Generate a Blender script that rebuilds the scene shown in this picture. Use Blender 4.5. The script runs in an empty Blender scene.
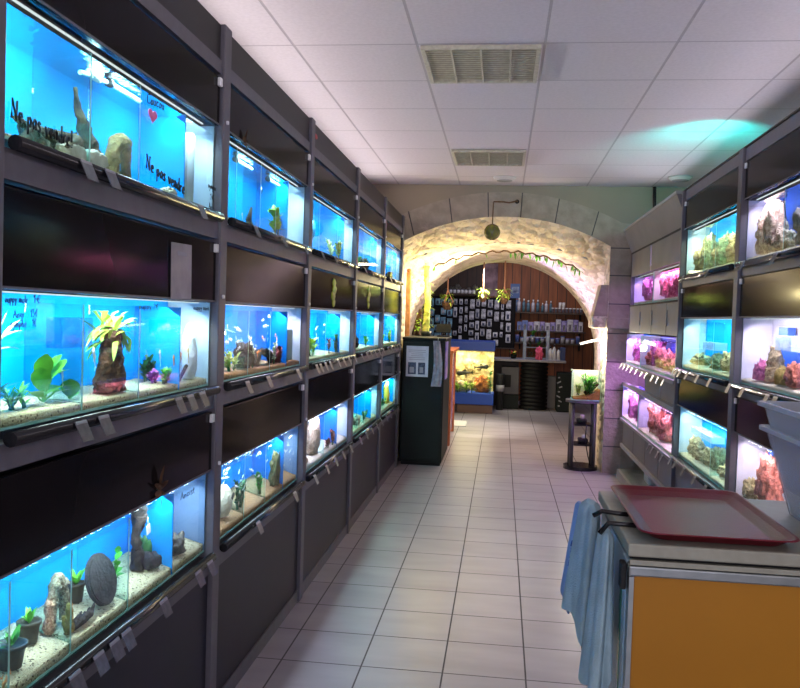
import bpy, bmesh, math, random
from mathutils import Vector, Matrix, noise, Euler
sc = bpy.context.scene
COL = sc.collection
PI = math.pi
rnd = random.Random(7)
DEF = object()

# ------------------------------------------------------------------ materials
def lin(c):
    def f(v):
        v = v / 255.0
        return v / 12.92 if v <= 0.04045 else ((v + 0.055) / 1.055) ** 2.4
    return (f(c[0]), f(c[1]), f(c[2]), 1.0)

def nt(name):
    m = bpy.data.materials.new(name); m.use_nodes = True
    t = m.node_tree; t.nodes.clear()
    out = t.nodes.new('ShaderNodeOutputMaterial')
    return m, t, out

def pm(name, col, rough=0.5, metal=0.0, spec=0.5, var=None, bump=None, coat=0.0, trans=0.0):
    """procedural principled: var=(scale, second colour), bump=(scale, strength)"""
    m, t, out = nt(name)
    b = t.nodes.new('ShaderNodeBsdfPrincipled')
    b.inputs['Base Color'].default_value = lin(col)
    b.inputs['Roughness'].default_value = rough
    b.inputs['Metallic'].default_value = metal
    b.inputs['Specular IOR Level'].default_value = spec
    b.inputs['Coat Weight'].default_value = coat
    t.links.new(b.outputs[0], out.inputs[0])
    tc = t.nodes.new('ShaderNodeTexCoord')
    if var:
        n = t.nodes.new('ShaderNodeTexNoise'); n.inputs['Scale'].default_value = var[0]; n.inputs['Detail'].default_value = 4
        r = t.nodes.new('ShaderNodeValToRGB')
        r.color_ramp.elements[0].position = 0.35; r.color_ramp.elements[1].position = 0.65
        r.color_ramp.elements[0].color = lin(col); r.color_ramp.elements[1].color = lin(var[1])
        t.links.new(tc.outputs['Object'], n.inputs['Vector'])
        t.links.new(n.outputs['Fac'], r.inputs[0]); t.links.new(r.outputs[0], b.inputs['Base Color'])
    if bump:
        n2 = t.nodes.new('ShaderNodeTexNoise'); n2.inputs['Scale'].default_value = bump[0]; n2.inputs['Detail'].default_value = 5
        bp = t.nodes.new('ShaderNodeBump'); bp.inputs['Strength'].default_value = bump[1]; bp.inputs['Distance'].default_value = 0.02
        t.links.new(tc.outputs['Object'], n2.inputs['Vector'])
        t.links.new(n2.outputs['Fac'], bp.inputs['Height']); t.links.new(bp.outputs[0], b.inputs['Normal'])
    return m

def emit(name, col, s):
    m, t, out = nt(name)
    e = t.nodes.new('ShaderNodeEmission'); e.inputs[0].default_value = lin(col); e.inputs[1].default_value = s
    t.links.new(e.outputs[0], out.inputs[0])
    return m

def glass(name, tint=(240, 250, 248), refl=0.55, ior=1.4, rough=0.0, bump=None):
    m, t, out = nt(name)
    tr = t.nodes.new('ShaderNodeBsdfTransparent'); tr.inputs[0].default_value = lin(tint)
    gl = t.nodes.new('ShaderNodeBsdfGlossy'); gl.inputs['Roughness'].default_value = rough
    fr = t.nodes.new('ShaderNodeFresnel'); fr.inputs['IOR'].default_value = ior
    mu = t.nodes.new('ShaderNodeMath'); mu.operation = 'MULTIPLY'; mu.inputs[1].default_value = refl
    mx = t.nodes.new('ShaderNodeMixShader')
    t.links.new(fr.outputs[0], mu.inputs[0]); t.links.new(mu.outputs[0], mx.inputs[0])
    t.links.new(tr.outputs[0], mx.inputs[1]); t.links.new(gl.outputs[0], mx.inputs[2])
    t.links.new(mx.outputs[0], out.inputs[0])
    if bump:
        tc = t.nodes.new('ShaderNodeTexCoord'); n2 = t.nodes.new('ShaderNodeTexNoise'); n2.inputs['Scale'].default_value = bump[0]
        bp = t.nodes.new('ShaderNodeBump'); bp.inputs['Strength'].default_value = bump[1]; bp.inputs['Distance'].default_value = 0.02
        t.links.new(tc.outputs['Object'], n2.inputs['Vector']); t.links.new(n2.outputs['Fac'], bp.inputs['Height'])
        t.links.new(bp.outputs[0], gl.inputs['Normal'])
    return m

def tint_plastic(name, col, alpha):
    m, t, out = nt(name)
    tr = t.nodes.new('ShaderNodeBsdfTransparent'); tr.inputs[0].default_value = lin((235, 240, 245))
    b = t.nodes.new('ShaderNodeBsdfPrincipled'); b.inputs['Base Color'].default_value = lin(col); b.inputs['Roughness'].default_value = 0.2
    mx = t.nodes.new('ShaderNodeMixShader'); mx.inputs[0].default_value = alpha
    t.links.new(tr.outputs[0], mx.inputs[1]); t.links.new(b.outputs[0], mx.inputs[2]); t.links.new(mx.outputs[0], out.inputs[0])
    return m

def grid_mat(name, tile, mortar, size, msize, off, rough=0.4, rough2=0.8, var=0.0, bump=0.3, spec=0.5, uv=False, rows=None, stagger=0.0, nz=None, mott=None):
    """tile grid in object metres (or uv metres)"""
    m, t, out = nt(name)
    b = t.nodes.new('ShaderNodeBsdfPrincipled'); b.inputs['Specular IOR Level'].default_value = spec
    tc = t.nodes.new('ShaderNodeTexCoord'); mp = t.nodes.new('ShaderNodeMapping')
    mp.inputs['Location'].default_value = (off[0], off[1], 0)
    t.links.new(tc.outputs['UV' if uv else 'Object'], mp.inputs[0])
    br = t.nodes.new('ShaderNodeTexBrick')
    br.offset = stagger; br.squash = 1.0
    br.inputs['Scale'].default_value = 1.0
    br.inputs['Brick Width'].default_value = size; br.inputs['Row Height'].default_value = rows or size
    br.inputs['Mortar Size'].default_value = msize; br.inputs['Mortar Smooth'].default_value = 0.1
    br.inputs['Color1'].default_value = lin(tile); c2 = tuple(max(0, v * (1 - var)) for v in tile)
    br.inputs['Color2'].default_value = lin(c2); br.inputs['Mortar'].default_value = lin(mortar)
    t.links.new(mp.outputs[0], br.inputs['Vector'])
    col = br.outputs['Color']
    if mott:
        n = t.nodes.new('ShaderNodeTexNoise'); n.inputs['Scale'].default_value = mott[0]; n.inputs['Detail'].default_value = 5
        mp2 = t.nodes.new('ShaderNodeMapping'); mp2.inputs['Scale'].default_value = mott[2] if len(mott) > 2 else (1, 1, 1)
        t.links.new(tc.outputs['UV' if uv else 'Object'], mp2.inputs[0]); t.links.new(mp2.outputs[0], n.inputs['Vector'])
        mx = t.nodes.new('ShaderNodeMix'); mx.data_type = 'RGBA'; mx.blend_type = 'MULTIPLY'
        rp = t.nodes.new('ShaderNodeValToRGB'); k = 1 - mott[1]
        rp.color_ramp.elements[0].position = 0.3; rp.color_ramp.elements[1].position = 0.7
        rp.color_ramp.elements[0].color = (k, k, k, 1); rp.color_ramp.elements[1].color = (1, 1, 1, 1)
        mx.inputs[0].default_value = 1.0
        t.links.new(n.outputs['Fac'], rp.inputs[0]); t.links.new(col, mx.inputs[6]); t.links.new(rp.outputs[0], mx.inputs[7])
        col = mx.outputs[2]
    t.links.new(col, b.inputs['Base Color'])
    mr = t.nodes.new('ShaderNodeMapRange'); mr.inputs[3].default_value = rough; mr.inputs[4].default_value = rough2
    t.links.new(br.outputs['Fac'], mr.inputs[0]); t.links.new(mr.outputs[0], b.inputs['Roughness'])
    bp = t.nodes.new('ShaderNodeBump'); bp.inputs['Strength'].default_value = bump; bp.inputs['Distance'].default_value = 0.004; bp.invert = True
    h = br.outputs['Fac']
    if nz:
        n3 = t.nodes.new('ShaderNodeTexNoise'); n3.inputs['Scale'].default_value = nz[0]; n3.inputs['Detail'].default_value = 6
        t.links.new(tc.outputs['UV' if uv else 'Object'], n3.inputs['Vector'])
        ad = t.nodes.new('ShaderNodeMath'); ad.operation = 'MULTIPLY_ADD'; ad.inputs[1].default_value = nz[1]
        t.links.new(n3.outputs['Fac'], ad.inputs[0]); t.links.new(h, ad.inputs[2]); h = ad.outputs[0]
    t.links.new(h, bp.inputs['Height']); t.links.new(bp.outputs[0], b.inputs['Normal'])
    t.links.new(b.outputs[0], out.inputs[0])
    return m

def gravel_mat(name, c1, c2, c3, scale=230):
    m, t, out = nt(name)
    b = t.nodes.new('ShaderNodeBsdfPrincipled'); b.inputs['Roughness'].default_value = 0.8
    tc = t.nodes.new('ShaderNodeTexCoord'); vo = t.nodes.new('ShaderNodeTexVoronoi'); vo.inputs['Scale'].default_value = scale
    t.links.new(tc.outputs['Object'], vo.inputs['Vector'])
    sp = t.nodes.new('ShaderNodeSeparateColor'); t.links.new(vo.outputs['Color'], sp.inputs[0])
    r = t.nodes.new('ShaderNodeValToRGB'); r.color_ramp.elements[0].color = lin(c1); r.color_ramp.elements[1].color = lin(c2)
    e = r.color_ramp.elements.new(0.05); e.color = lin(c3); e2 = r.color_ramp.elements.new(0.09); e2.color = lin(c1)
    r.color_ramp.elements[0].color = lin(c3)
    t.links.new(sp.outputs[0], r.inputs[0]); t.links.new(r.outputs[0], b.inputs['Base Color'])
    bp = t.nodes.new('ShaderNodeBump'); bp.inputs['Strength'].default_value = 0.7; bp.inputs['Distance'].default_value = 0.006; bp.invert = True
    t.links.new(vo.outputs['Distance'], bp.inputs['Height']); t.links.new(bp.outputs[0], b.inputs['Normal'])
    t.links.new(b.outputs[0], out.inputs[0])
    return m

def plank_mat(name, c1, c2, w=0.14, axis='x'):
    m, t, out = nt(name)
    b = t.nodes.new('ShaderNodeBsdfPrincipled'); b.inputs['Roughness'].default_value = 0.55
    tc = t.nodes.new('ShaderNodeTexCoord'); mp = t.nodes.new('ShaderNodeMapping')
    t.links.new(tc.outputs['Object'], mp.inputs[0])
    if axis == 'x': mp.inputs['Rotation'].default_value = (PI / 2, 0, 0); 
    br = t.nodes.new('ShaderNodeTexBrick'); br.offset = 0.0
    br.inputs['Scale'].default_value = 1.0; br.inputs['Brick Width'].default_value = w; br.inputs['Row Height'].default_value = 40.0
    br.inputs['Mortar Size'].default_value = 0.006
    br.inputs['Color1'].default_value = lin(c1); br.inputs['Color2'].default_value = lin(c2); br.inputs['Mortar'].default_value = lin((25, 14, 8))
    t.links.new(mp.outputs[0], br.inputs['Vector'])
    mp2 = t.nodes.new('ShaderNodeMapping'); mp2.inputs['Scale'].default_value = (14, 14, 1.5)
    t.links.new(tc.outputs['Object'], mp2.inputs[0])
    n = t.nodes.new('ShaderNodeTexNoise'); n.inputs['Scale'].default_value = 1.5; n.inputs['Detail'].default_value = 6
    t.links.new(mp2.outputs[0], n.inputs['Vector'])
    rp = t.nodes.new('ShaderNodeValToRGB'); rp.color_ramp.elements[0].color = (0.5, 0.5, 0.5, 1); rp.color_ramp.elements[0].position = .3; rp.color_ramp.elements[1].position = .7
    t.links.new(n.outputs['Fac'], rp.inputs[0])
    mx = t.nodes.new('ShaderNodeMix'); mx.data_type = 'RGBA'; mx.blend_type = 'MULTIPLY'; mx.inputs[0].default_value = 1
    t.links.new(br.outputs['Color'], mx.inputs[6]); t.links.new(rp.outputs[0], mx.inputs[7]); t.links.new(mx.outputs[2], b.inputs['Base Color'])
    t.links.new(b.outputs[0], out.inputs[0])
    return m

def stone_mat(name, c1, c2, scale, strength):
    """whitewashed rubble stone: rounded cells and grit"""
    m, t, out = nt(name)
    b = t.nodes.new('ShaderNodeBsdfPrincipled'); b.inputs['Roughness'].default_value = .9; b.inputs['Specular IOR Level'].default_value = .2
    tc = t.nodes.new('ShaderNodeTexCoord'); mp = t.nodes.new('ShaderNodeMapping'); mp.inputs['Scale'].default_value = (1.3, .8, 1.9)
    n0 = t.nodes.new('ShaderNodeTexNoise'); n0.inputs['Scale'].default_value = 6
    mxv = t.nodes.new('ShaderNodeMix'); mxv.data_type = 'VECTOR'; mxv.inputs[0].default_value = .06
    t.links.new(tc.outputs['Object'], mp.inputs[0]); t.links.new(mp.outputs[0], n0.inputs['Vector']); t.links.new(mp.outputs[0], mxv.inputs[4]); t.links.new(n0.outputs['Color'], mxv.inputs[5])
    vo = t.nodes.new('ShaderNodeTexVoronoi'); vo.inputs['Scale'].default_value = scale; t.links.new(mxv.outputs[1], vo.inputs['Vector'])
    n1 = t.nodes.new('ShaderNodeTexNoise'); n1.inputs['Scale'].default_value = 40; n1.inputs['Detail'].default_value = 5; t.links.new(tc.outputs['Object'], n1.inputs['Vector'])
    sp = t.nodes.new('ShaderNodeSeparateColor'); t.links.new(vo.outputs['Color'], sp.inputs[0])
    ad0 = t.nodes.new('ShaderNodeMath'); ad0.operation = 'MULTIPLY_ADD'; ad0.inputs[1].default_value = .6; t.links.new(n1.outputs['Fac'], ad0.inputs[0]); t.links.new(sp.outputs[0], ad0.inputs[2])
    r = t.nodes.new('ShaderNodeValToRGB'); r.color_ramp.elements[0].color = lin(c2); r.color_ramp.elements[1].color = lin(c1); t.links.new(ad0.outputs[0], r.inputs[0]); t.links.new(r.outputs[0], b.inputs['Base Color'])
    ad = t.nodes.new('ShaderNodeMath'); ad.operation = 'MULTIPLY_ADD'; ad.inputs[1].default_value = -.5; t.links.new(n1.outputs['Fac'], ad.inputs[0]); t.links.new(vo.outputs['Distance'], ad.inputs[2])
    bp = t.nodes.new('ShaderNodeBump'); bp.invert = True; bp.inputs['Strength'].default_value = strength; bp.inputs['Distance'].default_value = .05
    t.links.new(ad.outputs[0], bp.inputs['Height']); t.links.new(bp.outputs[0], b.inputs['Normal']); t.links.new(b.outputs[0], out.inputs[0])
    return m

M = {}
M['frame'] = pm('rack_grey', (92, 89, 96), .45, spec=.35, var=(30, (86, 83, 90)))
M['black'] = pm('black_gloss_panel', (24, 22, 25), .11, spec=.05, var=(3, (28, 25, 28)))
M['black2'] = pm('black_matt_panel', (31, 30, 41), .45, spec=.2, var=(4, (35, 33, 45)))
M['fascia'] = pm('dark_fascia', (36, 33, 35), .45, spec=.3, var=(4, (41, 37, 39)))
M['rail'] = pm('black_rail', (24, 24, 28), .22)
M['white'] = pm('white_plastic', (225, 225, 225), .4)
M['glass'] = glass('front_glass', (246, 252, 250), .16)
M['glass_in'] = glass('inner_glass', (228, 246, 248), .12)
M['edge'] = pm('glass_edge', (190, 235, 225), .3, var=(20, (150, 215, 205)))
M['water'] = glass('water_surface', (232, 248, 250), 1.0, 1.33, .03, bump=(26, .35))
M['blue'] = pm('blue_back', (0, 150, 234), .7, spec=.05, var=(5, (0, 144, 229)))
M['blue2'] = pm('deep_blue_back', (8, 126, 216), .7, spec=.05, var=(5, (6, 120, 210)))
M['endwhite'] = pm('filter_end', (205, 222, 228), .5, var=(9, (176, 200, 212)))
M['endgrey'] = pm('filter_end_grey', (120, 150, 180), .5, var=(9, (100, 128, 160)))
M['lamp'] = emit('lamp_strip', (245, 250, 255), .8)
M['gravel'] = gravel_mat('gravel_pale', (226, 216, 178), (206, 190, 150), (96, 84, 62))
M['gravel2'] = gravel_mat('gravel_brown', (205, 158, 112), (180, 132, 88), (110, 72, 48))
M['gravel3'] = gravel_mat('coral_sand', (236, 226, 206), (214, 200, 178), (170, 150, 130))
M['rock'] = pm('grey_rock', (112, 108, 98), .85, var=(30, (70, 66, 60)), bump=(60, .6))
M['darkrock'] = pm('dark_rock', (24, 25, 28), .8, var=(40, (40, 42, 44)), bump=(70, .6))
M['whiterock'] = pm('white_rock', (226, 222, 206), .8, var=(30, (196, 190, 168)), bump=(60, .5))
M['tanrock'] = pm('tan_rock', (170, 152, 100), .85, var=(45, (118, 104, 66)), bump=(80, .7))
M['slate'] = pm('slate_pile', (104, 88, 66), .8, var=(26, (52, 44, 36)), bump=(50, .7))
M['wood'] = pm('driftwood', (112, 84, 56), .8, var=(38, (58, 40, 26)), bump=(60, .8))
M['darkwood'] = pm('black_driftwood', (24, 18, 17), .8, var=(38, (44, 34, 29)), bump=(60, .8))
M['yelwood'] = pm('yellow_driftwood', (176, 146, 70), .8, var=(38, (120, 92, 40)), bump=(60, .6))
M['stump'] = pm('brown_stump', (96, 62, 42), .9, var=(55, (44, 28, 20)), bump=(60, 1.0))
M['coralpink'] = pm('pink_coral_rock', (214, 128, 112), .85, var=(45, (150, 84, 78)), bump=(80, .9))
M['coralbrown'] = pm('brown_live_rock', (150, 112, 92), .85, var=(40, (214, 190, 160)), bump=(70, .9))
M['coralbeige'] = pm('beige_live_rock', (206, 190, 140), .85, var=(40, (138, 120, 84)), bump=(70, .9))
M['coralmauve'] = pm('mauve_coral', (220, 120, 170), .85, var=(40, (150, 70, 130)), bump=(70, .9))
M['pinkcoral'] = pm('bright_pink_coral', (240, 130, 170), .8, var=(50, (190, 70, 120)), bump=(80, .9))
M['green'] = pm('leaf_green', (52, 138, 40), .5, var=(24, (104, 178, 52)))
M['dgreen'] = pm('dark_leaf', (28, 84, 44), .5, var=(24, (46, 116, 52)))
M['bgreen'] = pm('bright_leaf', (104, 196, 44), .5, var=(24, (60, 150, 36)))
M['yelgreen'] = pm('yellow_leaf', (186, 206, 74), .5, var=(24, (120, 168, 52)))
M['whitegreen'] = pm('pale_leaf', (224, 238, 200), .5, var=(24, (170, 206, 130)))
M['purple'] = pm('purple_plant', (132, 52, 148), .6, var=(30, (186, 96, 190)))
M['redplant'] = pm('red_plant', (128, 40, 40), .6, var=(30, (76, 24, 30)))
M['bark'] = pm('coconut_bark', (112, 70, 46), .9, var=(160, (190, 160, 132)), bump=(60, .8))
M['ink'] = pm('black_ink', (8, 8, 12), .6)
M['inkblue'] = pm('blue_ink', (22, 50, 120), .7)
M['heart'] = pm('pink_ink', (214, 110, 170), .6)
M['pot'] = pm('dark_green_pot', (15, 30, 27), .5, var=(20, (24, 42, 36)))
M['potgrey'] = pm('mesh_pot', (48, 46, 34), .6, var=(60, (70, 68, 52)))
M['clear'] = tint_plastic('clear_plastic', (206, 226, 240), .35)
M['holder'] = pm('price_holder_plastic', (84, 80, 87), .35, var=(60, (64, 61, 67)))
M['holderlip'] = pm('price_holder_edge', (132, 128, 136), .3)
M['paper'] = pm('paper', (204, 204, 212), .8, var=(12, (190, 190, 200)))
M['tagpaper'] = pm('tag_paper', (150, 144, 148), .5, var=(14, (128, 122, 128)))
M['print'] = pm('printed_grey', (150, 150, 160), .8)
M['printdark'] = pm('printed_dark', (38, 46, 66), .7, var=(60, (80, 92, 120)))
M['fish_silver'] = pm('silver_fish', (214, 220, 224), .35, var=(60, (168, 178, 186)))
M['fish_orange'] = pm('orange_fish', (238, 120, 40), .4, var=(60, (250, 170, 90)))
M['fish_dark'] = pm('dark_fish', (50, 48, 44), .5, var=(60, (92, 84, 70)))
M['fish_yellow'] = pm('yellow_fish', (230, 190, 70), .4)
M['floss'] = pm('white_floss', (238, 240, 240), .9, var=(18, (206, 214, 218)), bump=(40, .6))
M['yelsticker'] = pm('yellow_sticker', (196, 206, 50), .5, var=(40, (150, 168, 30)))
M['red'] = pm('red_sticker', (170, 30, 40), .5)
M['brownleaf'] = pm('brown_dry_leaf', (120, 84, 56), .7, var=(50, (70, 46, 32)), bump=(60, .5))
M['greypanel'] = pm('grey_rack_panel', (104, 102, 104), .5, spec=.3, var=(5, (97, 95, 98)))
M['greytrim'] = pm('grey_rack_trim', (144, 141, 141), .45, spec=.3, var=(8, (132, 130, 130)))
M['darkgap'] = pm('dark_gap', (20, 20, 22), .8)
M['alu'] = pm('aluminium', (168, 176, 176), .3, metal=.85, var=(20, (150, 160, 160)))

# ------------------------------------------------------------------ mesh builder
class MB:
    def __init__(s): s.v = []; s.f = []; s.m = []; s.sm = []; s.uv = None
    def add(s, vs, fs, mi=0, smooth=False):
        o = len(s.v); s.v += [tuple(v) for v in vs]
        for f in fs:
            s.f.append(tuple(i + o for i in f)); s.m.append(mi); s.sm.append(smooth)
        return s
    def box(s, x0, x1, y0, y1, z0, z1, mi=0):
        v = [(x, y, z) for x in (x0, x1) for y in (y0, y1) for z in (z0, z1)]
        f = [(0, 1, 3, 2), (4, 6, 7, 5), (0, 4, 5, 1), (2, 3, 7, 6), (0, 2, 6, 4), (1, 5, 7, 3)]
        return s.add(v, f, mi)
    def bbox(s, x0, x1, y0, y1, z0, z1, bev=.005, mi=0, seg=2):
        bm = bmesh.new(); bmesh.ops.create_cube(bm, size=1)
        for v in bm.verts:
            v.co = Vector((x0 + (x1 - x0) * (v.co.x + .5), y0 + (y1 - y0) * (v.co.y + .5), z0 + (z1 - z0) * (v.co.z + .5)))
        bmesh.ops.bevel(bm, geom=list(bm.edges), offset=bev, segments=seg, affect='EDGES', profile=.5)
        return s.bm(bm, mi)
    def bm(s, bm, mi=0, smooth=False, mat=None):
        bm.verts.ensure_lookup_table(); bm.verts.index_update()
        vs = [(mat @ v.co if mat else v.co) for v in bm.verts]
        s.add(vs, [[v.index for v in f.verts] for f in bm.faces], mi, smooth); bm.free(); return s
    def obox(s, c, size, rot=(0, 0, 0), mi=0):
        R = Euler(rot).to_matrix(); hx, hy, hz = [k / 2 for k in size]
        v = [Vector(c) + R @ Vector((x, y, z)) for x in (-hx, hx) for y in (-hy, hy) for z in (-hz, hz)]
        f = [(0, 1, 3, 2), (4, 6, 7, 5), (0, 4, 5, 1), (2, 3, 7, 6), (0, 2, 6, 4), (1, 5, 7, 3)]
        return s.add(v, f, mi)
    def tube(s, pts, r, n=8, mi=0, smooth=True):
        pts = [Vector(p) for p in pts]; N = len(pts)
        rs = r if isinstance(r, (list, tuple)) else [r] * N
        vs = []; prev = None
        for i, p in enumerate(pts):
            d = (pts[min(i + 1, N - 1)] - pts[max(i - 1, 0)])
            if d.length < 1e-9: d = Vector((0, 0, 1))
            d.normalize()
            if prev is None:
                a = Vector((0, 0, 1)) if abs(d.z) < .9 else Vector((1, 0, 0))
                u = d.cross(a).normalized()
            else:
                u = (prev - d * prev.dot(d))
                u = u.normalized() if u.length > 1e-6 else d.orthogonal().normalized()
            prev = u; w = d.cross(u)
            for k in range(n):
                a = 2 * PI * k / n
                vs.append(p + (u * math.cos(a) + w * math.sin(a)) * rs[i])
        fs = []
        for i in range(N - 1):
            for k in range(n):
                k2 = (k + 1) % n
                fs.append((i * n + k, i * n + k2, (i + 1) * n + k2, (i + 1) * n + k))
        s.add(vs, fs, mi, smooth)
        o = len(s.v) - len(vs)
        s.f.append(tuple(o + k for k in reversed(range(n)))); s.m.append(mi); s.sm.append(False)
        s.f.append(tuple(o + (N - 1) * n + k for k in range(n))); s.m.append(mi); s.sm.append(False)
        return s
    def lathe(s, prof, c=(0, 0, 0), n=24, mi=0, smooth=True, sx=1, sy=1):
        vs = []
        for r, z in prof:
            for k in range(n):
                a = 2 * PI * k / n
                vs.append((c[0] + r * math.cos(a) * sx, c[1] + r * math.sin(a) * sy, c[2] + z))
        fs = []
        for i in range(len(prof) - 1):
            for k in range(n):
                k2 = (k + 1) % n
                fs.append((i * n + k, i * n + k2, (i + 1) * n + k2, (i + 1) * n + k))
        s.add(vs, fs, mi, smooth); o = len(s.v) - len(vs)
        if prof[0][0] > 1e-5: s.f.append(tuple(o + k for k in reversed(range(n)))); s.m.append(mi); s.sm.append(False)
        if prof[-1][0] > 1e-5: s.f.append(tuple(o + (len(prof) - 1) * n + k for k in range(n))); s.m.append(mi); s.sm.append(False)
        return s
    def blob(s, c, rad, seed=0, amp=.25, freq=2.0, sub=3, flat=True, mi=0, smooth=True, ridge=0.0):
        """bottom-resting lump: c is the base centre; ridge adds knobs"""
        bm = bmesh.new(); bmesh.ops.create_icosphere(bm, subdivisions=sub, radius=1)
        off = Vector((seed * 7.3, seed * 3.1, seed * 1.7))
        for v in bm.verts:
            p = v.co.copy()
            d = 1 + amp * noise.noise(p * freq + off) + amp * .5 * noise.noise(p * freq * 2.7 + off) + amp * .25 * noise.noise(p * freq * 6 + off)
            if ridge:
                q = Vector((p.x * rad[0], p.y * rad[1], p.z * rad[2])) / max(.02, min(rad)) * 1.5
                d += ridge * (.42 - noise.voronoi(q + off)[0][0]) + ridge * .4 * (.4 - noise.voronoi(q * 2.4 + off)[0][0])
            p *= d
            v.co = Vector((p.x * rad[0], p.y * rad[1], p.z * rad[2]))
        zs = [v.co.z for v in bm.verts]; lo = min(zs)
        cut = lo + (.22 * (max(zs) - lo) if flat else 0)
        for v in bm.verts: v.co.z = max(v.co.z, cut) - cut
        return s.bm(bm, mi, smooth, Matrix.Translation(c))
    def otube(s, pts, rs, n=12, amp=.2, freq=30, seed=0, floor=None, mi=0, steps=6):
        """organic tube: path resampled, surface roughened"""
        P = [Vector(p) for p in pts]; R = list(rs) if isinstance(rs, (list, tuple)) else [rs] * len(P)
        Q = []; QR = []
        for k in range(len(P) - 1):
            a = P[max(0, k - 1)]; b = P[k]; c = P[k + 1]; d = P[min(len(P) - 1, k + 2)]
            for t in range(steps):
                u = t / steps
                Q.append(.5 * ((2 * b) + (c - a) * u + (2 * a - 5 * b + 4 * c - d) * u * u + (3 * b - a - 3 * c + d) * u ** 3)); QR.append(R[k] + (R[k + 1] - R[k]) * u)
        Q.append(P[-1]); QR.append(R[-1]); o = len(s.v); s.tube(Q, QR, n, mi)
        off = Vector((seed * 3.7, seed * 1.3, seed))
        for v in range(o, len(s.v)):
            p = Vector(s.v[v]); k = min(range(len(Q)), key=lambda q: (Q[q] - p).length_squared); dd = p - Q[k]
            if dd.length > 1e-6: p = Q[k] + dd * (1 + amp * 1.6 * noise.noise(p * freq + off) + amp * .9 * noise.noise(p * freq * 2.6 + off))
            if floor is not None: p.z = max(p.z, floor)
            s.v[v] = tuple(p)
        return s
    def prism(s, poly, axis, a0, a1, mi=0):
        """poly: 2-D outline (ccw); axis: which coordinate is the extrusion"""
        def P(p, a):
            return {0: (a, p[0], p[1]), 1: (p[0], a, p[1]), 2: (p[0], p[1], a)}[axis]
        n = len(poly); vs = [P(p, a0) for p in poly] + [P(p, a1) for p in poly]
        fs = [tuple(range(n)), tuple(reversed(range(n, 2 * n)))]
        fs += [(i, i + n, (i + 1) % n + n, (i + 1) % n) for i in range(n)]
        return s.add(vs, fs, mi)
    def leaf(s, base, d, L, W, droop=.4, mi=0, seg=5, fold=.15):
        base = Vector(base); d = Vector(d).normalized()
        side = d.cross(Vector((0, 0, 1)))
        side = side.normalized() if side.length > 1e-3 else Vector((0, 1, 0))
        vs = []; p = base.copy(); dd = d.copy(); st = L / seg
        for i in range(seg + 1):
            t = i / seg; w = W * .5 * math.sin(PI * min(1, t * .92 + .06)) ** .8
            up = side.cross(dd).normalized()
            vs += [p - side * w + up * w * fold, p, p + side * w + up * w * fold]
            p = p + dd * st; dd = (dd + Vector((0, 0, -droop / seg))).normalized()
        fs = []
        for i in range(seg):
            a = i * 3; fs += [(a, a + 1, a + 4, a + 3), (a + 1, a + 2, a + 5, a + 4)]
        return s.add(vs, fs, mi, True)
    def build(s, name, mat, parent=None, origin=None):
        if s.uv is None:
            used = sorted({i for f in s.f for i in f}); mp_ = {o_: k_ for k_, o_ in enumerate(used)}
            s.v = [s.v[i] for i in used]; s.f = [tuple(mp_[i] for i in f) for f in s.f]
        me = bpy.data.meshes.new(name)
        if parent is not None: o0 = Vector(parent['_w']) if '_w' in parent else Vector((0, 0, 0))
        elif origin is not None: o0 = Vector(origin)
        else: o0 = Vector((0, 0, 0))
        me.from_pydata([(v[0] - o0.x, v[1] - o0.y, v[2] - o0.z) for v in s.v], [], s.f)
        for q in (mat if isinstance(mat, (list, tuple)) else [mat]): me.materials.append(q)
        me.polygons.foreach_set('material_index', s.m); me.polygons.foreach_set('use_smooth', s.sm)
        if s.uv:
            ul = me.uv_layers.new(name='UVMap')
            for li, l in enumerate(me.loops): ul.data[li].uv = s.uv[l.vertex_index]
        me.update()
        o = bpy.data.objects.new(name, me); COL.objects.link(o)
        if parent is not None:
            o.parent = parent; o['_w'] = tuple(o0)
        elif origin is not None: o.location = o0
        return o

MADE = []
def thing(name, label, cat, loc, group=None):
    o = bpy.data.objects.new(name, None); COL.objects.link(o); o.location = loc; o.empty_display_size = .05
    o['label'] = label; o['category'] = cat; o['_w'] = tuple(loc)
    if group: o['group'] = group
    MADE.append(o); return o
def tag(o, label, cat, group=None, kind=None):
    o['label'] = label; o['category'] = cat
    if group: o['group'] = group
    if kind: o['kind'] = kind
    return o
def struct(o): o['kind'] = 'structure'; return o
def kids(o): return [c for c in bpy.data.objects if c.parent == o]
def dup(root, loc, rot=0, label=None, group=None, scale=None):
    r = root.copy(); COL.objects.link(r); r.location = loc; r.rotation_euler = (0, 0, rot)
    if label: r['label'] = label
    if group: r['group'] = group
    if scale: r.scale = scale if isinstance(scale, tuple) else (scale,) * 3
    for ch in kids(root):
        c = ch.copy(); COL.objects.link(c); c.parent = r
        for g in kids(ch):
            d = g.copy(); COL.objects.link(d); d.parent = c
    return r
def area(name, loc, size, power, col=(255, 255, 255), rot=(0, 0, 0), spread=PI):
    l = bpy.data.lights.new(name, 'AREA'); l.shape = 'RECTANGLE'; l.size, l.size_y = size; l.energy = power
    l.color = lin(col)[:3]; l.spread = spread
    o = bpy.data.objects.new(name, l); COL.objects.link(o); o.location = loc; o.rotation_euler = rot; return o
def spot(name, loc, target, power, col, angle=60, blend=.6, r=.05):
    l = bpy.data.lights.new(name, 'SPOT'); l.energy = power; l.color = lin(col)[:3]; l.spot_size = math.radians(angle); l.spot_blend = blend; l.shadow_soft_size = r
    o = bpy.data.objects.new(name, l); COL.objects.link(o); o.location = loc
    d = Vector(target) - Vector(loc); o.rotation_euler = d.to_track_quat('-Z', 'Y').to_euler(); return o
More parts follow.
